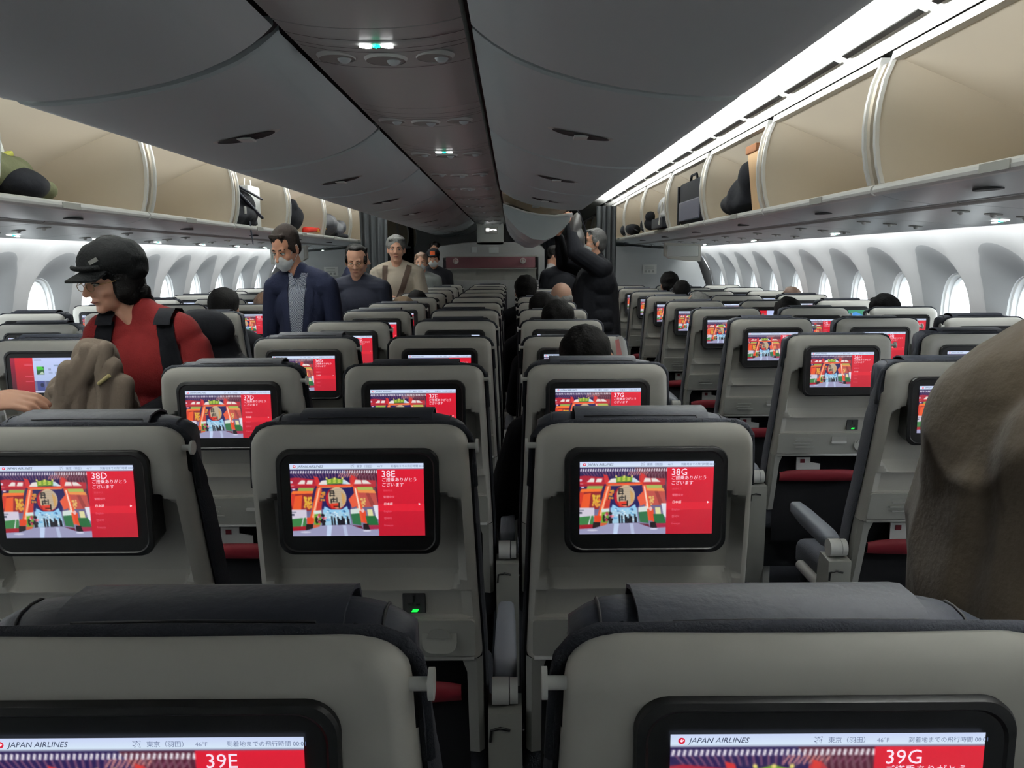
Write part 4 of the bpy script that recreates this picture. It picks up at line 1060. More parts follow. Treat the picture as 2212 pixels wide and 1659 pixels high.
def figure(label, loc, rz, top, sit=False, arms=None, hyaw=0, hpitch=0, hroll=0, lean=0, skin=SKIN, hair=HAIR, hstyle='short', coat=BLACKR, legs=BLACKR, shirt=None,
           voxel=.008, bulk=1.0, mask=False, glasses=False, hem=.80, curl=.6, headx=0, fold=.010, hand_dirs=None, group=None, bald=0, hvox=None, build=1.0):
    base = 1.30 if sit else 1.71
    k = top / base
    t = thing('person', label, 'person', loc, rz, group)
    S = lambda p: Vector(p) * k
    dz = -.42 if sit else 0
    def T(p):
        p = Vector(p); z0 = .95
        if p.z > z0: p = Vector((0, 0, z0)) + Matrix.Rotation(-lean, 3, 'X') @ (p - Vector((0, 0, z0)))
        p.z += dz; return p * k
    if arms is None: arms = [[(s * .175, 0, 1.37), (s * .215, -.01, 1.09), (s * .205, .10, .87)] for s in (-1, 1)]
    if sit and arms == 'lap' or (sit and arms is None): pass
    A = []
    for s, a in zip((-1, 1), arms):
        A.append([T(q) if not sit else T(q) for q in a])
    hc = T((headx, .03, 1.58)); HM = Matrix.Translation(hc) @ Matrix.Rotation(hyaw, 4, 'Z') @ Matrix.Rotation(hpitch, 4, 'X') @ Matrix.Rotation(hroll, 4, 'Y') @ Matrix.Scale(k, 4)
    H = lambda p: HM @ Vector(p); HR = HM.to_3x3().normalized().to_4x4()
    e = lambda c, r: ('e', H(c), tuple(q * k for q in r), HR)
    c = lambda a, ra, b, rb: ('c', H(a), ra * k, H(b), rb * k)
    tr = lambda cc, r: ('e', T(cc), tuple(q * k for q in r), Matrix.Rotation(-lean, 4, 'X'))
    bw = bulk * build
    body = [e((0, -.012, .035), (.075, .092, .083)), e((0, .016, -.015), (.064, .070, .086)), e((0, .030, -.068), (.049, .046, .036)), e((0, .062, -.090), (.022, .018, .017)),
            c((0, .082, .012), .0085, (0, .103, -.026), .0125), e((.0115, .090, -.031), (.010, .012, .008)), e((-.0115, .090, -.031), (.010, .012, .008)),
            c((-.034, .068, .024), .014, (.034, .068, .024), .014), e((.037, .052, -.025), (.024, .024, .024)), e((-.037, .052, -.025), (.024, .024, .024)),
            e((0, .074, -.060), (.024, .014, .010)), e((.077, -.008, -.006), (.009, .018, .031)), e((-.077, -.008, -.006), (.009, .018, .031)),
            ('c', T((0, -.01, 1.38)), .056 * k, H((0, -.02, -.06)), .053 * k),
            tr((0, 0, .95), (.155, .105, .12)), tr((0, 0, 1.08), (.135, .095, .12)), tr((0, 0, 1.25), (.160, .105, .16)), ('c', T((-.15, 0, 1.37)), .055 * k, T((.15, 0, 1.37)), .055 * k)]
    for s, a in zip((-1, 1), A):
        body += [('c', a[0], .048 * k, a[1], .038 * k), ('c', a[1], .038 * k, a[2], .026 * k)]
        hd = (hand_dirs[(s + 1) // 2] if hand_dirs else None) or ((a[2] - a[1]).normalized(), Vector((s, 0, .3)))
        body += hand_prims(a[2] + (a[2] - a[1]).normalized() * .01, hd[0], hd[1], -s if len(hd) < 3 else hd[2], curl, k)
    L = []
    for s in (-1, 1):
        if sit: pts = [(s * .09, .0, .53), (s * .12, .42, .52), (s * .12, .44, .09)]; pts = [Vector(p) * k for p in pts]
        else: pts = [Vector(p) * k for p in ((s * .09, 0, .90), (s * .10, .01, .49), (s * .10, -.02, .09))]
        L.append(pts); body += [('c', pts[0], .078 * k, pts[1], .052 * k), ('c', pts[1], .052 * k, pts[2], .034 * k)]
    soft('body', body, skin, t, voxel=voxel, smooth=2)
    # clothing
    J = [tr((0, 0, .98), (.175 * bw, .125 * bw, .13)), tr((0, 0, 1.10), (.165 * bw, .122 * bw, .13)), tr((0, -.003, 1.25), (.180 * bw, .130 * bw, .17)), ('c', T((-.15, 0, 1.375)), .070 * k * bw, T((.15, 0, 1.375)), .070 * k * bw),
         ('c', T((-.14, -.005, 1.39)), .064 * k, T((-.04, -.015, 1.435)), .056 * k), ('c', T((.14, -.005, 1.39)), .064 * k, T((.04, -.015, 1.435)), .056 * k),
         ('c', T((0, -.012, 1.40)), .066 * k, T((0, -.014, 1.455)), .060 * k)]
    if not sit: J.append(tr((0, 0, .89), (.18 * bw, .13 * bw, .10)))
    if hem < .8: J += [('c', T((0, 0, 1.2)), .15 * k * bw, S((0, 0, hem)), .18 * k * bw)]
    for a in A:
        w_ = a[1].lerp(a[2], .93); J += [('c', a[0], .066 * k * bw, a[1], .054 * k * bw), ('c', a[1], .054 * k * bw, w_, .041 * k)]
    jk = soft('jacket', J, coat, t, voxel=max(voxel, .007), smooth=2, fold=fold, fscale=8, fstretch=(1, 1, .55), seed=int(abs(loc[0] * 10 + loc[1] * 7)))
    TR = []
    for p in L: TR += [('c', p[0], .090 * k, p[1], .068 * k), ('c', p[1], .068 * k, p[2], .056 * k)]
    TR.append(('e', S((0, 0, .93 + dz)), (.165 * k, .118 * k, .11 * k)))
    soft('trousers', TR, legs, t, voxel=.012, smooth=2, fold=.006)
    for p in L:
        soft('shoe', [('e', p[2] + Vector((0, .055, -.05)) * k, (.045 * k, .125 * k, .038 * k)), ('c', p[2] + Vector((0, 0, -.05)) * k, .04 * k, p[2], .042 * k)], BLACK, t, voxel=.012)
    # hair
    hv = hvox or max(.0055, voxel)
    if hstyle != 'none':
        Hh = []
        if hstyle == 'bald':
            Hh = [e((s * .052, -.03, .005), (.030, .062, .030)) for s in (-1, 1)] + [e((0, -.075, .0), (.06, .030, .045))]
        elif hstyle == 'receding':
            Hh = [e((0, -.034, .040), (.082, .082, .085)), e((.068, .02, .02), (.014, .026, .034)), e((-.068, .02, .02), (.014, .026, .034)), e((0, .012, .102), (.050, .04, .020))]
        elif hstyle == 'bob':
            Hh = [e((0, -.018, .045), (.086, .096, .088)), e((0, -.05, -.02), (.080, .068, .085)), e((.066, -.01, -.02), (.024, .045, .075)), e((-.066, -.01, -.02), (.024, .045, .075)), c((-.05, .060, .082), .016, (.05, .060, .082), .016)]
        elif hstyle == 'bushy':
            Hh = [e((0, -.028, .050), (.094, .100, .094)), e((0, -.06, .0), (.084, .066, .07)), c((-.045, .048, .095), .020, (.045, .048, .095), .020)]
        else:
            Hh = [e((0, -.022, .045), (.083, .095, .086)), e((0, -.06, -.005), (.070, .050, .062)), e((.070, .004, .012), (.012, .030, .036)), e((-.070, .004, .012), (.012, .030, .036)), c((-.040, .050, .090), .014, (.040, .050, .090), .014)]
        soft('hair', Hh, hair, t, voxel=hv, smooth=1, fold=.007, fscale=38, fstretch=(1, .5, .6))
    # face details
    for s in (-1, 1):
        bm = new(); bmesh.ops.create_uvsphere(bm, u_segments=14, v_segments=10, radius=1, matrix=HM @ Matrix.Translation((s * .030, .0735, .002)) @ Matrix.Diagonal((.0135, .008, .0052, 1)))
        ey = obj('eye', bm, t, WHITEP, smooth=180)
        bm = new(); bmesh.ops.create_uvsphere(bm, u_segments=12, v_segments=8, radius=1, matrix=HM @ Matrix.Translation((s * .030, .0785, .001)) @ Matrix.Diagonal((.0056, .004, .0048, 1)))
        obj('iris', bm, ey, BLACK, smooth=180)
        bm = new(); tube(bm, [H((s * (.016 + .010 * j), .0805 - .0012 * j * j, .0065 + (.0012, .0028, .0020, -.001)[j])) for j in range(4)], .0022 * k, 6); obj('eyelid', bm, t, HAIR, smooth=180)
        bm = new(); tube(bm, [H((s * (.013 + .012 * j), .0835 - .002 * j * j, .0235 + (.0, .003, .0035, .0)[j])) for j in range(4)], [.003 * k, .0038 * k, .0034 * k, .0018 * k], 6); obj('eyebrow', bm, t, hair if hair is not HAIRG else HAIR, smooth=180)
    if not mask:
        bm = new(); tube(bm, [H((x, .0885 - 18 * x * x, -.0595)) for x in (-.021, -.010, 0, .010, .021)], [.0015 * k, .0042 * k, .0046 * k, .0042 * k, .0015 * k], 8, flat=.8); obj('lips', bm, t, LIP, smooth=180)
    else:
        m_ = soft('face_mask', [e((0, .045, -.052), (.059, .058, .044)), e((0, .075, -.036), (.036, .034, .034)), e((0, .05, -.085), (.040, .034, .020))], MASKM, t, voxel=max(.004, voxel * .8), smooth=2, fold=.003, fscale=30, fstretch=(.4, 1, 3))
        for s in (-1, 1):
            bm = new(); tube(bm, [H((s * .056, .045, -.025)), H((s * .075, .01, .015)), H((s * .084, -.012, .022)), H((s * .083, -.02, -.01))], .0016 * k, 6); tube(bm, [H((s * .052, .04, -.075)), H((s * .074, .0, -.035)), H((s * .083, -.02, -.01))], .0016 * k, 6); obj('ear_loop', bm, m_, MASKM)
    if glasses:
        bm = new()
        for s in (-1, 1):
            tube(bm, [H((s * .032 + .0235 * math.cos(a), .098 - .10 * abs(s * .032 + .0235 * math.cos(a)) ** 1.6, -.002 + .0155 * math.sin(a))) for a in [2 * math.pi * j / 20 for j in range(21)]], .0012 * k, 6)
            tube(bm, [H((s * .055, .093, .004)), H((s * .074, .06, .006)), H((s * .080, -.01, .006))], .0014 * k, 6)
        tube(bm, [H((-.009, .098, .0)), H((0, .101, .002)), H((.009, .098, 0))], .0013 * k, 6); obj('glasses', bm, t, GLASSF, smooth=180)
    t_info = dict(root=t, H=H, HM=HM, T=T, k=k, e=e, c=c, A=A, tr=tr)
    t_info['jacket'] = jk
    def strip_on(name, line, w_, m, parent, off=.004, n=14, up=None):
        # a ribbon lying on the front of the jacket along a line of (x, z[, width]) points
        P = [Vector((a[0], a[1])) for a in line]; W_ = [(a[2] if len(a) > 2 else w_) for a in line]; rows = []
        for i in range(n + 1):
            f = i / n * (len(P) - 1); q = min(int(f), len(P) - 2); u = f - q; c_ = P[q].lerp(P[q + 1], u); ww = W_[q] + (W_[q + 1] - W_[q]) * u
            tt = (P[q + 1] - P[q]).normalized(); nn = Vector((-tt.y, tt.x)) * ww
            rows.append(drape(jk.data, [Vector((x.x * k, .6, (x.y + dz) * k)) for x in (c_ - nn, c_ - nn * .5, c_, c_ + nn * .5, c_ + nn)], off))
        bm = new(); ribbon(bm, rows); return obj(name, bm, parent, m, smooth=180)
    t_info['strip'] = strip_on
    if shirt is not None:
        strip_on('shirt', [(0, .98, .018), (0, 1.12, .034), (0, 1.25, .044), (0, 1.36, .052), (0, 1.42, .05)], .04, shirt, t, .005)
        for s in (-1, 1):
            strip_on('lapel', [(s * .020, .98, .006), (s * .050, 1.15, .014), (s * .075, 1.28, .026), (s * .080, 1.37, .018), (s * .060, 1.43, .012)], .02, coat, t, .009)
            bm = new(); ribbon(bm, [[T((s * .008, .088, 1.40)), T((s * .045, .082, 1.375)), T((s * .062, .06, 1.41))], [T((s * .03, .068, 1.455)), T((s * .058, .048, 1.45)), T((s * .070, .02, 1.465))]]); obj('collar', bm, t, shirt)
    return t_info
PI = math.pi
NAVY = mat('navy_wool', rgb(15, 19, 36), .85, bump=.3, bscale=200, var=.1, vscale=6)
PUFF = mat('navy_nylon', rgb(11, 14, 26), .85, bump=.5, bscale=26, spec=.2)
CREAM = mat('cream_cotton', rgb(214, 202, 184), .85, bump=.3, bscale=90)
REDK = mat('red_knit', rgb(84, 18, 19), .9, bump=.4, bscale=260, var=.12, vscale=30)
TAUPE = mat('taupe_cloth', rgb(92, 82, 73), .95, bump=.3, bscale=160, var=.08, vscale=10)
OLIVE = mat('brown_suede', rgb(50, 43, 34), .95, bump=.3, bscale=90, var=.15, vscale=7, sheen=.05)
CHECK = mat('checked_shirt', rgb(170, 176, 184), .8)
nt = CHECK.node_tree; b = nt.nodes['Principled BSDF']; ck = nt.nodes.new('ShaderNodeTexChecker'); ck.inputs['Scale'].default_value = 150
ck.inputs[1].default_value = rgb(188, 192, 196); ck.inputs[2].default_value = rgb(70, 76, 92); tcn = nt.nodes.new('ShaderNodeTexCoord'); nt.links.new(tcn.outputs['Object'], ck.inputs[0]); nt.links.new(ck.outputs[0], b.inputs['Base Color'])
BEIGE = mat('beige_felt', rgb(150, 128, 106), .95, bump=.3, bscale=150)
GREYC = mat('grey_coat', rgb(120, 124, 122), .9, bump=.3, bscale=120)
KNITB = mat('black_knit', rgb(9, 10, 11), .95, bump=1.0, bscale=140)

# 1 woman in the left aisle: black knit cap with peak, red sweater, coat held in front
f = figure('person in black knitted peaked cap and red sweater holding a taupe coat', (-1.20, 2.60, 0), PI, 1.50, arms=[[(-.18, 0, 1.33), (-.255, .06, 1.08), (-.10, .27, 1.12)], [(.18, 0, 1.33), (.25, .06, 1.08), (.10, .26, 1.16)]],
           hyaw=R(-34), hpitch=R(-12), lean=.05, headx=.085, skin=SKIN, hair=HAIR, hstyle='bob', coat=REDK, legs=BLACKR, voxel=.0045, glasses=True, hem=.85, bulk=.92, curl=.9)
t, H, e, T = f['root'], f['H'], f['e'], f['T']
cap = soft('knitted_cap', [e((0, -.022, .070), (.103, .118, .086)), e((0, -.05, .03), (.098, .090, .070)), e((0, -.075, .055), (.088, .07, .075))], KNITB, t, voxel=.0055, smooth=2, fold=.004, fscale=30)
bm = new(); rows = []
for v in range(7):
    rows.append([H((x * (1 - .02 * v), .072 + .012 * v * 1.15 * math.sqrt(max(0, 1 - (x / .095) ** 2)) - 3.2 * x * x, .056 - .0035 * v - 1.6 * x * x)) for x in np.linspace(-.082, .082, 13)])
ribbon(bm, rows); ribbon(bm, [[p - Vector((0, 0, .007)) for p in r] for r in rows]); ribbon(bm, [rows[-1], [p - Vector((0, 0, .007)) for p in rows[-1]]]); obj('cap_peak', bm, cap, KNITB, smooth=180)
bm = new(); tube(bm, [H((x, .088 - 3.0 * x * x + .012, .064)) for x in np.linspace(-.085, .085, 11)], .009 * f['k'], 8); obj('cap_band', bm, cap, KNITB, smooth=180)
bm = new(); prism(bm, [(-.016, -.007), (.016, -.007), (.016, .007), (-.016, .007)], 'y', 0, .004); o = obj('cap_badge', bm, cap, SHELL2); o.matrix_local = f['HM'] @ Matrix.Translation((-.066, .078, .088)) @ Matrix.Rotation(R(40), 4, 'Z') @ Matrix.Rotation(R(20), 4, 'Y')
for s in (-1, 1):
    f['strip']('backpack_strap', [(s * .155, 1.08), (s * .135, 1.25), (s * .115, 1.38), (s * .105, 1.435)], .030, BLACKR, t, .008)
    bm = new(); ribbon(bm, [[T((s * .105 - .03, y, z)), T((s * .105 + .03, y, z))] for y, z in ((.085, 1.425), (.065, 1.452), (.02, 1.478), (-.04, 1.47), (-.10, 1.40), (-.14, 1.25))]); obj('backpack_strap', bm, t, BLACKR, smooth=180)
soft('hair_ends', [f['c']((-.05, -.075, -.06), .03, (-.02, -.12, -.125), .012), f['c']((.04, -.075, -.05), .03, (.07, -.11, -.13), .012), f['c']((0, -.08, -.06), .032, (.03, -.13, -.10), .010), f['c']((.066, -.02, -.06), .02, (.075, -.01, -.115), .008)], HAIR, t, voxel=.005, fold=.006, fscale=40)
bp = thing('backpack', 'black backpack worn on the back of the person in the red sweater', 'backpack', (0, 0, 0))
soft('pack_body', [('e', (-1.13, 2.85, 1.05), (.16, .10, .21)), ('e', (-1.08, 2.84, .98), (.18, .11, .16)), ('e', (-1.10, 2.82, 1.20), (.11, .07, .08))], BLACKR, bp, voxel=.008, fold=.012)
ct = thing('coat', 'taupe coat folded over the arms of the person in the knitted cap', 'coat')
cp_ = [('e', (-1.20, 2.275, 1.13), (.075, .04, .10)), ('e', (-1.27, 2.27, 1.02), (.09, .05, .12)), ('e', (-1.17, 2.27, 1.00), (.09, .05, .13)), ('e', (-1.24, 2.28, .84), (.12, .06, .10))]
for x0, z0, x1, z1, r_ in ((-1.17, 1.19, -1.33, .95, .022), (-1.20, 1.20, -1.29, .82, .020), (-1.22, 1.16, -1.36, .86, .024), (-1.13, 1.15, -1.22, .82, .024), (-1.11, 1.10, -1.15, .80, .028), (-1.26, 1.14, -1.31, .90, .026), (-1.15, 1.20, -1.17, .90, .018), (-1.30, 1.08, -1.12, .88, .020)):
    cp_.append(('c', (x0, 2.235, z0), r_, (x1, 2.225, z1), r_ * 1.4))
soft('coat_cloth', cp_, TAUPE, ct, voxel=.005, fold=.016, fscale=9, fstretch=(2.2, 1, .7), seed=4, smooth=1)
bm = new(); tube(bm, [(-1.16, 2.198, 1.105), (-1.125, 2.195, 1.13)], .0055, 8); obj('coat_toggle', bm, ct, mat('cream_cord', rgb(214, 200, 140), .6))

# 2 man with mask and blazer
f = figure('person in white face mask and navy blazer looking down in the left aisle', (-1.11, 4.22, 0), PI, 1.63, hyaw=R(-22), hpitch=R(-24), lean=.06, headx=.07, skin=SKIN2, hair=mat('dark_brown_hair', rgb(24, 18, 15), .85, bump=.9, bscale=120), coat=NAVY, legs=NAVY, shirt=CHECK, mask=True, voxel=.0055, bulk=.93, hem=.78)
f['root'].scale = (.86, .95, 1)
# 3 man turned aside
figure('person in dark suit and white collar turned sideways behind the masked one', (-1.36, 6.4, 0), PI / 2 + PI + R(20), 1.59, hpitch=R(-8), lean=.18, skin=SKIN, coat=NAVY, shirt=MASKM, voxel=.008)
# 4 man with glasses in padded jacket
figure('person with glasses, receding hair and padded navy jacket looking down', (-1.085, 5.65, 0), PI, 1.555, hpitch=R(-14), hyaw=R(3), lean=.05, skin=SKIN, hstyle='receding', coat=PUFF, glasses=True, voxel=.0055, bulk=1.12, fold=.012)
# 5 grey haired man, cream shirt, dark straps
f = figure('person with thick grey hair, cream shirt and two dark shoulder straps', (-1.04, 7.25, 0), PI, 1.66, hyaw=R(6), skin=SKIN, hair=HAIRG, hstyle='bushy', coat=CREAM, legs=BLACKR, voxel=.007, bulk=1.08,
           arms=[[(-.185, 0, 1.36), (-.24, .06, 1.10), (-.04, .20, 1.12)], [(.185, 0, 1.36), (.24, .06, 1.10), (.02, .22, 1.05)]])
for ln in ([(.10, 1.44), (.105, 1.25), (.09, 1.0)], [(-.12, 1.44), (-.07, 1.25), (.03, 1.02)]):
    f['strip']('shoulder_strap', ln, .024, mat('brown_strap', rgb(44, 34, 28), .8), f['root'], .008)
# 6, 7, 8 people at the far end of the left aisle
figure('person in white mask and grey coat beside the crimson partition', (-.985, 8.7, 0), PI, 1.53, skin=SKIN, hair=HAIRB, coat=GREYC, mask=True, voxel=.009, bulk=1.05)
f = figure('person in black cap with an orange patch and white mask, far left aisle', (-.94, 9.6, 0), PI, 1.58, hpitch=R(-10), skin=SKIN, coat=BLACKR, mask=True, voxel=.010)
cp = soft('cap', [f['e']((0, -.01, .062), (.088, .100, .072)), f['e']((0, .08, .052), (.06, .05, .010))], BLACKR, f['root'], voxel=.008)
bm = new(); prism(bm, rrect(.062, .050, .008), 'y', 0, .006); fixn(bm); o = obj('cap_patch', bm, cp, mat('orange_patch', rgb(255, 110, 50), .6)); o.matrix_local = f['HM'] @ Matrix.Translation((0, .083, .084)) @ Matrix.Rotation(R(18), 4, 'X')
figure('person with short dark hair standing last in the left aisle queue', (-1.03, 10.7, 0), PI, 1.69, skin=SKIN, coat=BLACKR, voxel=.011)
# 9 man reaching up to the open centre bin
f = figure('person in black coat, mask and glasses lifting a bag to the open centre bin', (.70, 6.75, 0), PI / 2 + R(14), 1.70, hyaw=R(4), hpitch=R(10), headx=0, skin=SKIN, hair=mat('greying_hair', rgb(52, 52, 52), .85, bump=.9, bscale=120, var=.3, vscale=50), coat=BLACKR, legs=BLACKR,
           mask=True, glasses=True, voxel=.0065, bulk=1.3, hem=.45, curl=.9,
           arms=[[(-.175, .03, 1.37), (-.19, .24, 1.50), (-.10, .26, 1.72)], [(.175, .03, 1.37), (.19, .22, 1.42), (.10, .30, 1.64)]])
bg_ = thing('shoulder_bag', 'dark grey soft bag being lifted by the person in the black coat', 'bag')
soft('bag_body', [('e', (.50, 6.62, 1.68), (.055, .10, .15), Matrix.Rotation(R(18), 4, 'Y')), ('e', (.53, 6.62, 1.60), (.065, .11, .10))], mat('grey_nylon', rgb(34, 33, 33), .6, bump=.4, bscale=40), bg_, voxel=.008, fold=.012)
bm = new(); tube(bm, [(.47, 6.6, 1.82), (.50, 6.56, 1.86), (.55, 6.58, 1.80), (.60, 6.6, 1.66), (.60, 6.6, 1.56)], .007, 8); obj('bag_strap', bm, bg_, BLACKR)
# 10 dark figure in cap, 11 cabin attendant
f = figure('person in dark cap and black top facing the camera behind the reaching one', (.50, 7.95, 0), PI - R(8), 1.60, hpitch=R(-4), skin=mat('skin_dark', rgb(150, 92, 76), .55), coat=BLACKR, voxel=.008, hstyle='short', bulk=1.1)  # darker skin colour than the other figures
soft('cap', [f['e']((0, -.01, .062), (.086, .098, .066)), f['e']((0, .08, .050), (.06, .045, .010))], BLACKR, f['root'], voxel=.008)
figure('person in white blouse with dark waistcoat, head turned, far right aisle', (.47, 9.5, 0), PI / 2 + PI - R(10), 1.60, hpitch=R(-20), skin=SKIN, coat=mat('white_blouse', rgb(220, 222, 226), .8), legs=NAVY, voxel=.010)
# 12 big brown coat close on the right
f = figure('person in a big brown coat close by on the right, head out of frame', (.895, 1.10, 0), -PI / 2 - R(16), 1.66, lean=.10, skin=SKIN, coat=OLIVE, legs=BLACKR, voxel=.008, bulk=1.45, hem=.6, fold=.018,
           arms=[[(-.20, .0, 1.33), (-.25, .03, 1.06), (-.20, .20, .92)], [(.20, .0, 1.33), (.25, .03, 1.06), (.20, .20, .92)]])
Mi = (Matrix.Translation((.895, 1.10, 0)) @ Matrix.Rotation(-PI / 2 - R(16), 4, 'Z')).inverted()
q = lambda x, y, z: Mi @ Vector((x, y, z))
soft('coat', [('e', q(.865, 1.12, 1.11), (.20, .262, .27)), ('c', q(.865, 1.12, 1.08), .262, q(.86, 1.12, .62), .272), ('c', q(.74, 1.02, 1.16), .11, q(.70, .98, .90), .09), ('c', q(.70, .98, .90), .09, q(.82, .93, .80), .07)], OLIVE, f['root'], voxel=.008, fold=.022, fscale=6, seed=3)
# 13 hand reaching in from the left edge
f = figure('person in the left aisle seat with only a bare hand reaching into the frame', (-1.745, 1.72, 0), 0, 1.26, sit=True, skin=SKIN, coat=TAUPE, voxel=.0038, curl=.5,
           arms=[[(-.185, 0, 1.36), (-.235, .10, 1.12), (-.10, .28, 1.02)], [(.185, 0, 1.36), (.31, .12, 1.46), (.45, .20, 1.555)]], hand_dirs=[None, (Vector((.97, .12, .02)), Vector((.0, -.45, 1)), -1)])
# seated passengers
def lap(): return [[(-.185, 0, 1.36), (-.235, .06, 1.10), (-.08, .30, 1.02)], [(.185, 0, 1.36), (.235, .06, 1.10), (.08, .30, 1.02)]]
def passenger(label, px, py, row, hair=HAIR, hstyle='short', skin=SKIN, coat=BLACKR, off=.33, voxel=.009, arms=None, **kw):
    p = at_y(px, py, ROW_Y(row) + off)
    return figure(label, (p.x, p.y + .10, 0), kw.pop('rz', 0), p.z + .01, sit=True, lean=-.15, hair=hair, hstyle=hstyle, skin=skin, coat=coat, voxel=voxel, arms=arms or lap(), **kw)
f = passenger('seated passenger with glossy black hair in front of the 37G screen', 1265, 701, 37, hstyle='bob', voxel=.007, arms=[[(-.20, 0, 1.34), (-.285, .0, 1.06), (-.08, .28, 1.02)], [(.185, 0, 1.36), (.255, .12, 1.20), (.15, .20, 1.46)]], hvox=.006)
pr = at_y(1342, 770, 2.66)
t = thing('folded_paper', 'folded white and pink paper held up beside the glossy black hair', 'paper')
bm = new()
for k_, (mx, dyy) in enumerate(((0, 0), (.004, .006))):
    ribbon(bm, [[pr + Vector((-.020 + mx + .022 * v * v, dyy, .065 - .125 * v)), pr + Vector((-.004 + mx + .022 * v, dyy - .004, .070 - .125 * v)), pr + Vector((.012 + mx + .018 * v, dyy, .050 - .105 * v))] for v in (0, .25, .5, .75, 1)])
obj('paper_sheet', bm, t, MASKM)
bm = new(); ribbon(bm, [[pr + Vector((-.022 + .022 * v * v, -.006, .055 - .10 * v)), pr + Vector((-.010 + .022 * v, -.007, .060 - .10 * v))] for v in (0, .5, 1)]); obj('pink_fold', bm, t, mat('pink_paper', rgb(226, 150, 150), .7))
passenger('seated passenger with round dark hair in front of the second 35G headrest', 1205, 651, 35, voxel=.008, hstyle='bushy')
passenger('seated passenger with dark hair low behind the 34G headrest', 1172, 633, 34, hstyle='bushy', voxel=.010)
passenger('seated bald passenger with grey sides leaning to the right aisle', 1213, 606, 33, hair=HAIRG, hstyle='bald', skin=mat('bald_skin', rgb(190, 150, 128), .5), voxel=.008)
passenger('seated passenger with a mass of black hair leaning toward the middle seat', 1136, 596, 32, hstyle='bushy', voxel=.009, build=.95)
f = passenger('seated passenger in beige cap in the centre block left column', 869, 641, 33, hstyle='short', voxel=.009)
soft('cap', [f['e']((0, -.015, .062), (.092, .102, .075)), f['e']((0, .08, .05), (.06, .045, .010))], BEIGE, f['root'], voxel=.008)
passenger('seated passenger with flat black hair ahead of the beige cap', 900, 629, 32, hstyle='bushy', voxel=.010)
passenger('seated passenger with black hair in the left block aisle column', 480, 624, 34, hstyle='bushy', voxel=.010)
passenger('seated passenger with brown hair just left of the masked person', 572, 634, 33, hair=HAIRB, hstyle='bushy', voxel=.010)
passenger('seated passenger with tall black hair near the right bulkhead placard', 1447, 588, 30, hstyle='bushy', voxel=.010, rz=0)
passenger('seated passenger with black hair just right of the one by the placard', 1474, 604, 31, hstyle='short', voxel=.010)
passenger('seated passenger with thin grey hair and dark sleeve in the right block aisle column', 1503, 628, 33, hair=HAIRG, hstyle='receding', voxel=.009, arms=[[(-.19, 0, 1.34), (-.30, .02, 1.08), (-.10, .30, 1.02)], [(.185, 0, 1.36), (.235, .06, 1.10), (.08, .30, 1.02)]], rz=R(20))
passenger('seated passenger with brown receding hair in the right window column', 1712, 617, 32, hair=HAIRB, hstyle='receding', voxel=.010)
passenger('seated passenger with smooth black hair in the right block middle column', 1706, 641, 34, hstyle='bob', voxel=.008)
passenger('seated passenger with spiky black hair against the right windows', 1915, 637, 34, hstyle='bushy', voxel=.008, arms=[[(-.15, 0, 1.36), (-.19, .06, 1.10), (-.08, .30, 1.02)], [(.12, 0, 1.36), (.15, .06, 1.10), (.08, .30, 1.02)]], bulk=.85)

# ------------------------------------------------------------------ luggage in the bins
def bag(name, label, cat, parts):
    t = thing(name, label, cat)
    for n, prims, m, kw in parts: soft(n, prims, m, t, **kw)
    return t
def put(px, py, X): return at_x(px, py, X)
XL = C0 - 1.66; XR = C0 + 1.62; FL = EYE + .246
yL = 2.92
bag('jacket', 'olive and black jacket bundled in the nearest visible left bin', 'jacket', [('cloth', [('e', (XL - .02, 3.05, FL + .09), (.11, .22, .09)), ('e', (XL, 3.22, FL + .05), (.10, .15, .05))], mat('olive_cloth', rgb(78, 80, 58), .9, bump=.4, bscale=60), dict(voxel=.009, fold=.02)),
    ('lining', [('e', (XL + .05, 3.12, FL + .055), (.085, .15, .06))], BLACKR, dict(voxel=.009, fold=.015))])
bag('paper_bag', 'white paper bag with yellow edge leaning on the olive jacket', 'bag', [('sheet', [('b', (XL - .05, 3.02, FL + .15), (.035, .14, .115), Matrix.Rotation(R(22), 4, 'X'))], MASKM, dict(voxel=.006, smooth=1)), ('yellow_edge', [('b', (XL + .0, 3.12, FL + .155), (.012, .05, .010), Matrix.Rotation(R(22), 4, 'X'))], mat('yellow_edge', rgb(206, 206, 90), .6), dict(voxel=.004, smooth=0))])
b0 = BINYL[4]
bag('holdall', 'large black holdall with straps in the third visible left bin', 'bag', [('bag_body', [('e', (XL, 5.55, FL + .14), (.15, .28, .135)), ('e', (XL + .05, 5.5, FL + .07), (.12, .34, .075)), ('b', (XL, 5.55, FL + .06), (.12, .24, .055))], BLACKR, dict(voxel=.01, fold=.02)),
    ('strap', [('c', (XL + .15, 5.30, FL + .20), .012, (XL + .16, 5.75, FL + .06), .012), ('c', (XL + .145, 5.35, FL + .24), .009, (XL + .15, 5.8, FL + .19), .009), ('c', (XL + .15, 5.5, FL + .02), .007, (XL + .16, 5.52, FL - .13), .005)], LEATHER, dict(voxel=.005)),
    ('bag_tag', [('b', (XL + .165, 5.38, FL + .09), (.004, .02, .025))], WHITEP, dict(voxel=.004, smooth=0))])
t = thing('carrier_bag', 'white carrier bag with loop handles behind the black holdall', 'bag')
bm = new(); box(bm, XL - .06, XL + .04, 5.86, 6.12, FL, FL + .30, .01); obj('bag_body', bm, t, MASKM)
bm = new(); tube(bm, [(XL - .01, 5.92 + .07 * (1 - math.cos(a)), FL + .30 + .10 * math.sin(a)) for a in [PI * k / 12 for k in range(13)]], .005, 6); obj('handle', bm, t, MASKM)
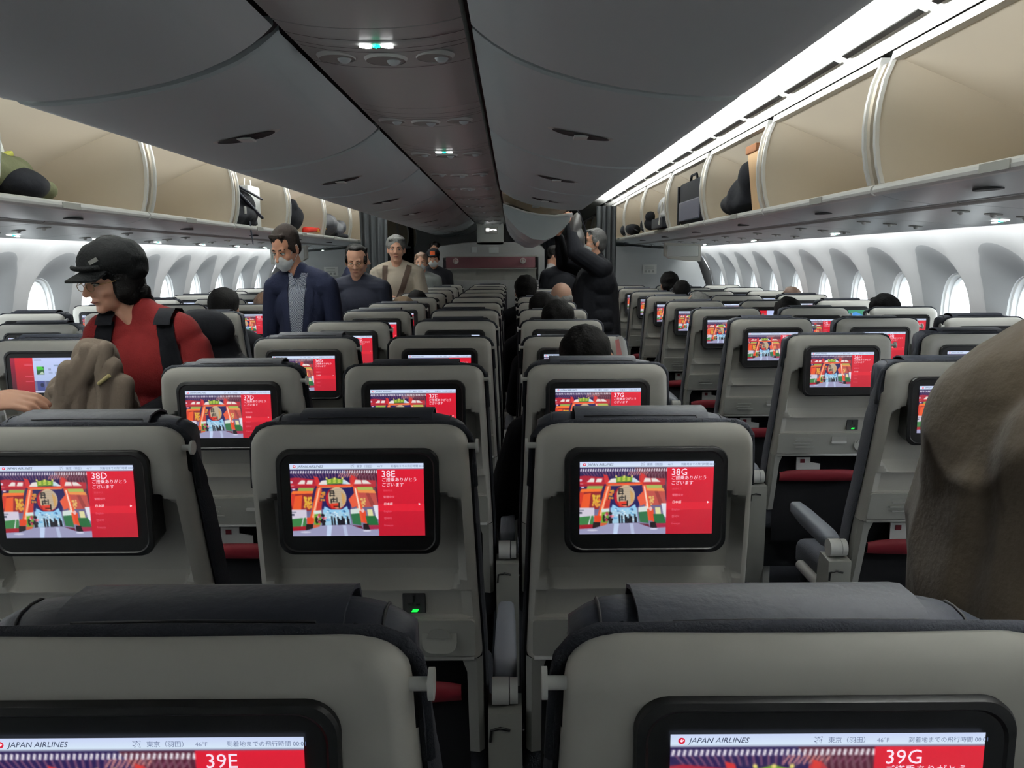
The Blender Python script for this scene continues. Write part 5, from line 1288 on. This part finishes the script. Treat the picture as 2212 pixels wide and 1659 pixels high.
bag('backpack', 'small black backpack at the end of the fourth visible left bin', 'backpack', [('pack_body', [('e', (XL + .02, 6.95, FL + .13), (.12, .16, .13)), ('e', (XL + .06, 6.9, FL + .20), (.06, .08, .08))], BLACKR, dict(voxel=.01, fold=.015))])
bag('scarf', 'red and gold striped scarf end in the left bin behind the masked person', 'scarf', [('cloth', [('c', (XL + .08, 7.25, FL + .03), .03, (XL + .12, 7.55, FL + .045), .018)], mat('red_scarf', rgb(176, 44, 34), .8), dict(voxel=.006, fold=.008)), ('gold_fringe', [('c', (XL + .12, 7.5, FL + .04), .016, (XL + .14, 7.8, FL + .06), .006), ('c', (XL + .12, 7.5, FL + .03), .012, (XL + .14, 7.72, FL + .02), .005)], mat('gold_fringe', rgb(190, 140, 60), .8), dict(voxel=.005))])
bag('duffel_bag', 'bulky black duffel bag in the left bin nearest the curtain', 'bag', [('bag_body', [('e', (XL + .02, 8.2, FL + .12), (.14, .22, .12)), ('e', (XL + .06, 8.45, FL + .08), (.10, .24, .09)), ('e', (XL + .10, 8.6, FL + .11), (.07, .09, .07))], mat('charcoal_nylon', rgb(34, 35, 40), .6, bump=.4, bscale=40), dict(voxel=.01, fold=.02)), ('strap', [('c', (XL + .13, 8.3, FL + .02), .02, (XL + .15, 8.7, FL + .015), .02)], BLACKR, dict(voxel=.006))])
# right
bag('backpack', 'black backpack slumped in the right bin beside the brown paper bag', 'backpack', [('pack_body', [('e', (XR - .04, 4.56, FL + .10), (.10, .19, .10)), ('e', (XR - .04, 4.42, FL + .17), (.085, .11, .11)), ('e', (XR - .05, 4.62, FL + .06), (.10, .20, .065))], BLACKR, dict(voxel=.009, fold=.018))])
t = thing('paper_bag', 'tall brown paper bag standing in the second visible right bin', 'bag')
bm = new(); fs_ = [(XR - .09, 4.13), (XR + .12, 4.13), (XR + .12, 4.27), (XR - .09, 4.27)]
A_ = [bm.verts.new((x - .0, y, FL)) for x, y in fs_]; B_ = [bm.verts.new((x - (.03 if x < XR else 0), y + (.02 if y > 4.2 else -.01), FL + .295 - (.03 if x > XR else 0))) for x, y in fs_]
for i in range(4): bm.faces.new((A_[i], A_[(i + 1) % 4], B_[(i + 1) % 4], B_[i]))
bm.faces.new(A_[::-1]); bm.faces.new(B_); fixn(bm); obj('bag_body', bm, t, mat('kraft_paper', rgb(206, 172, 134), .8, bump=.5, bscale=14))
bm = new(); box(bm, XR - .13, XR - .05, 4.12, 4.295, FL + .285, FL + .325, .004); obj('rolled_top', bm, t, mat('brown_paper_dark', rgb(120, 82, 58), .8))  # rolled top in a darker brown than the bag body
t = thing('garment_bag', 'black leather garment bag standing upright in the third visible right bin', 'bag')
bm = new(); box(bm, XR - .10, XR + .10, 5.36, 6.10, FL, FL + .30, .03, 3); o = obj('bag_body', bm, t, BLACKR, smooth=40)
bm = new(); box(bm, XR - .112, XR - .10, 5.40, 6.05, FL + .02, FL + .16, .008); obj('front_pocket', bm, t, mat('navy_nylon_flat', rgb(18, 20, 40), .6))
bm = new(); tube(bm, [(XR - .08, 5.6, FL + .29), (XR - .08, 5.63, FL + .33), (XR - .08, 5.78, FL + .33), (XR - .08, 5.81, FL + .29)], .009, 8); tube(bm, [(XR - .105, 6.08, FL + .04 * k) for k in range(8)], .012, 6); obj('handle', bm, t, BLACKR)
GRB = mat('silver_wrap', rgb(176, 178, 180), .4, bump=.9, bscale=20)
bag('sports_bag', 'grey ribbed bag squeezed behind the garment bag', 'bag', [('bag_body', [('e', (XR - .02, 5.24, FL + .10), (.075, .05, .10))], mat('grey_bag', rgb(120, 124, 128), .7, bump=.4, bscale=40), dict(voxel=.008, fold=.012)), ('strap', [('c', (XR - .095, 5.21, FL + .05), .012, (XR - .09, 5.24, FL + .16), .012), ('c', (XR - .095, 5.24, FL + .03), .012, (XR - .09, 5.28, FL + .10), .012)], BLACKR, dict(voxel=.005))])
bag('plastic_bag', 'silver plastic wrapped bundle on a black case in the fourth visible right bin', 'bag', [('wrap', [('e', (XR - .04, 6.75, FL + .17), (.09, .22, .09)), ('e', (XR - .05, 6.65, FL + .10), (.09, .2, .05))], GRB, dict(voxel=.009, fold=.022, fscale=14)), ('black_case', [('b', (XR - .06, 6.75, FL + .045), (.09, .24, .045))], BLACKR, dict(voxel=.01)), ('strap', [('c', (XR - .155, 6.6, FL + .03), .009, (XR - .13, 6.62, FL + .2), .009)], WHITEP, dict(voxel=.005))])
bag('camera_bag', 'small black bag with a loose strap in the fifth visible right bin', 'bag', [('bag_body', [('e', (XR - .06, 7.68, FL + .07), (.08, .13, .075)), ('e', (XR - .06, 7.62, FL + .14), (.05, .07, .06))], BLACKR, dict(voxel=.01, fold=.012)), ('strap', [('c', (XR - .13, 7.85, FL + .02), .006, (XR - .15, 8.05, FL + .05), .005)], BLACKR, dict(voxel=.004))])
bag('rucksack', 'pale and dark luggage heap in the right bin nearest the curtain', 'luggage', [('bag_body', [('e', (XR - .05, 8.95, FL + .07), (.10, .28, .075))], BLACKR, dict(voxel=.01, fold=.015)), ('pale_top', [('e', (XR - .04, 9.0, FL + .16), (.07, .16, .06))], GRB, dict(voxel=.009, fold=.015))])

bpy.data.scenes.remove(SHOP)
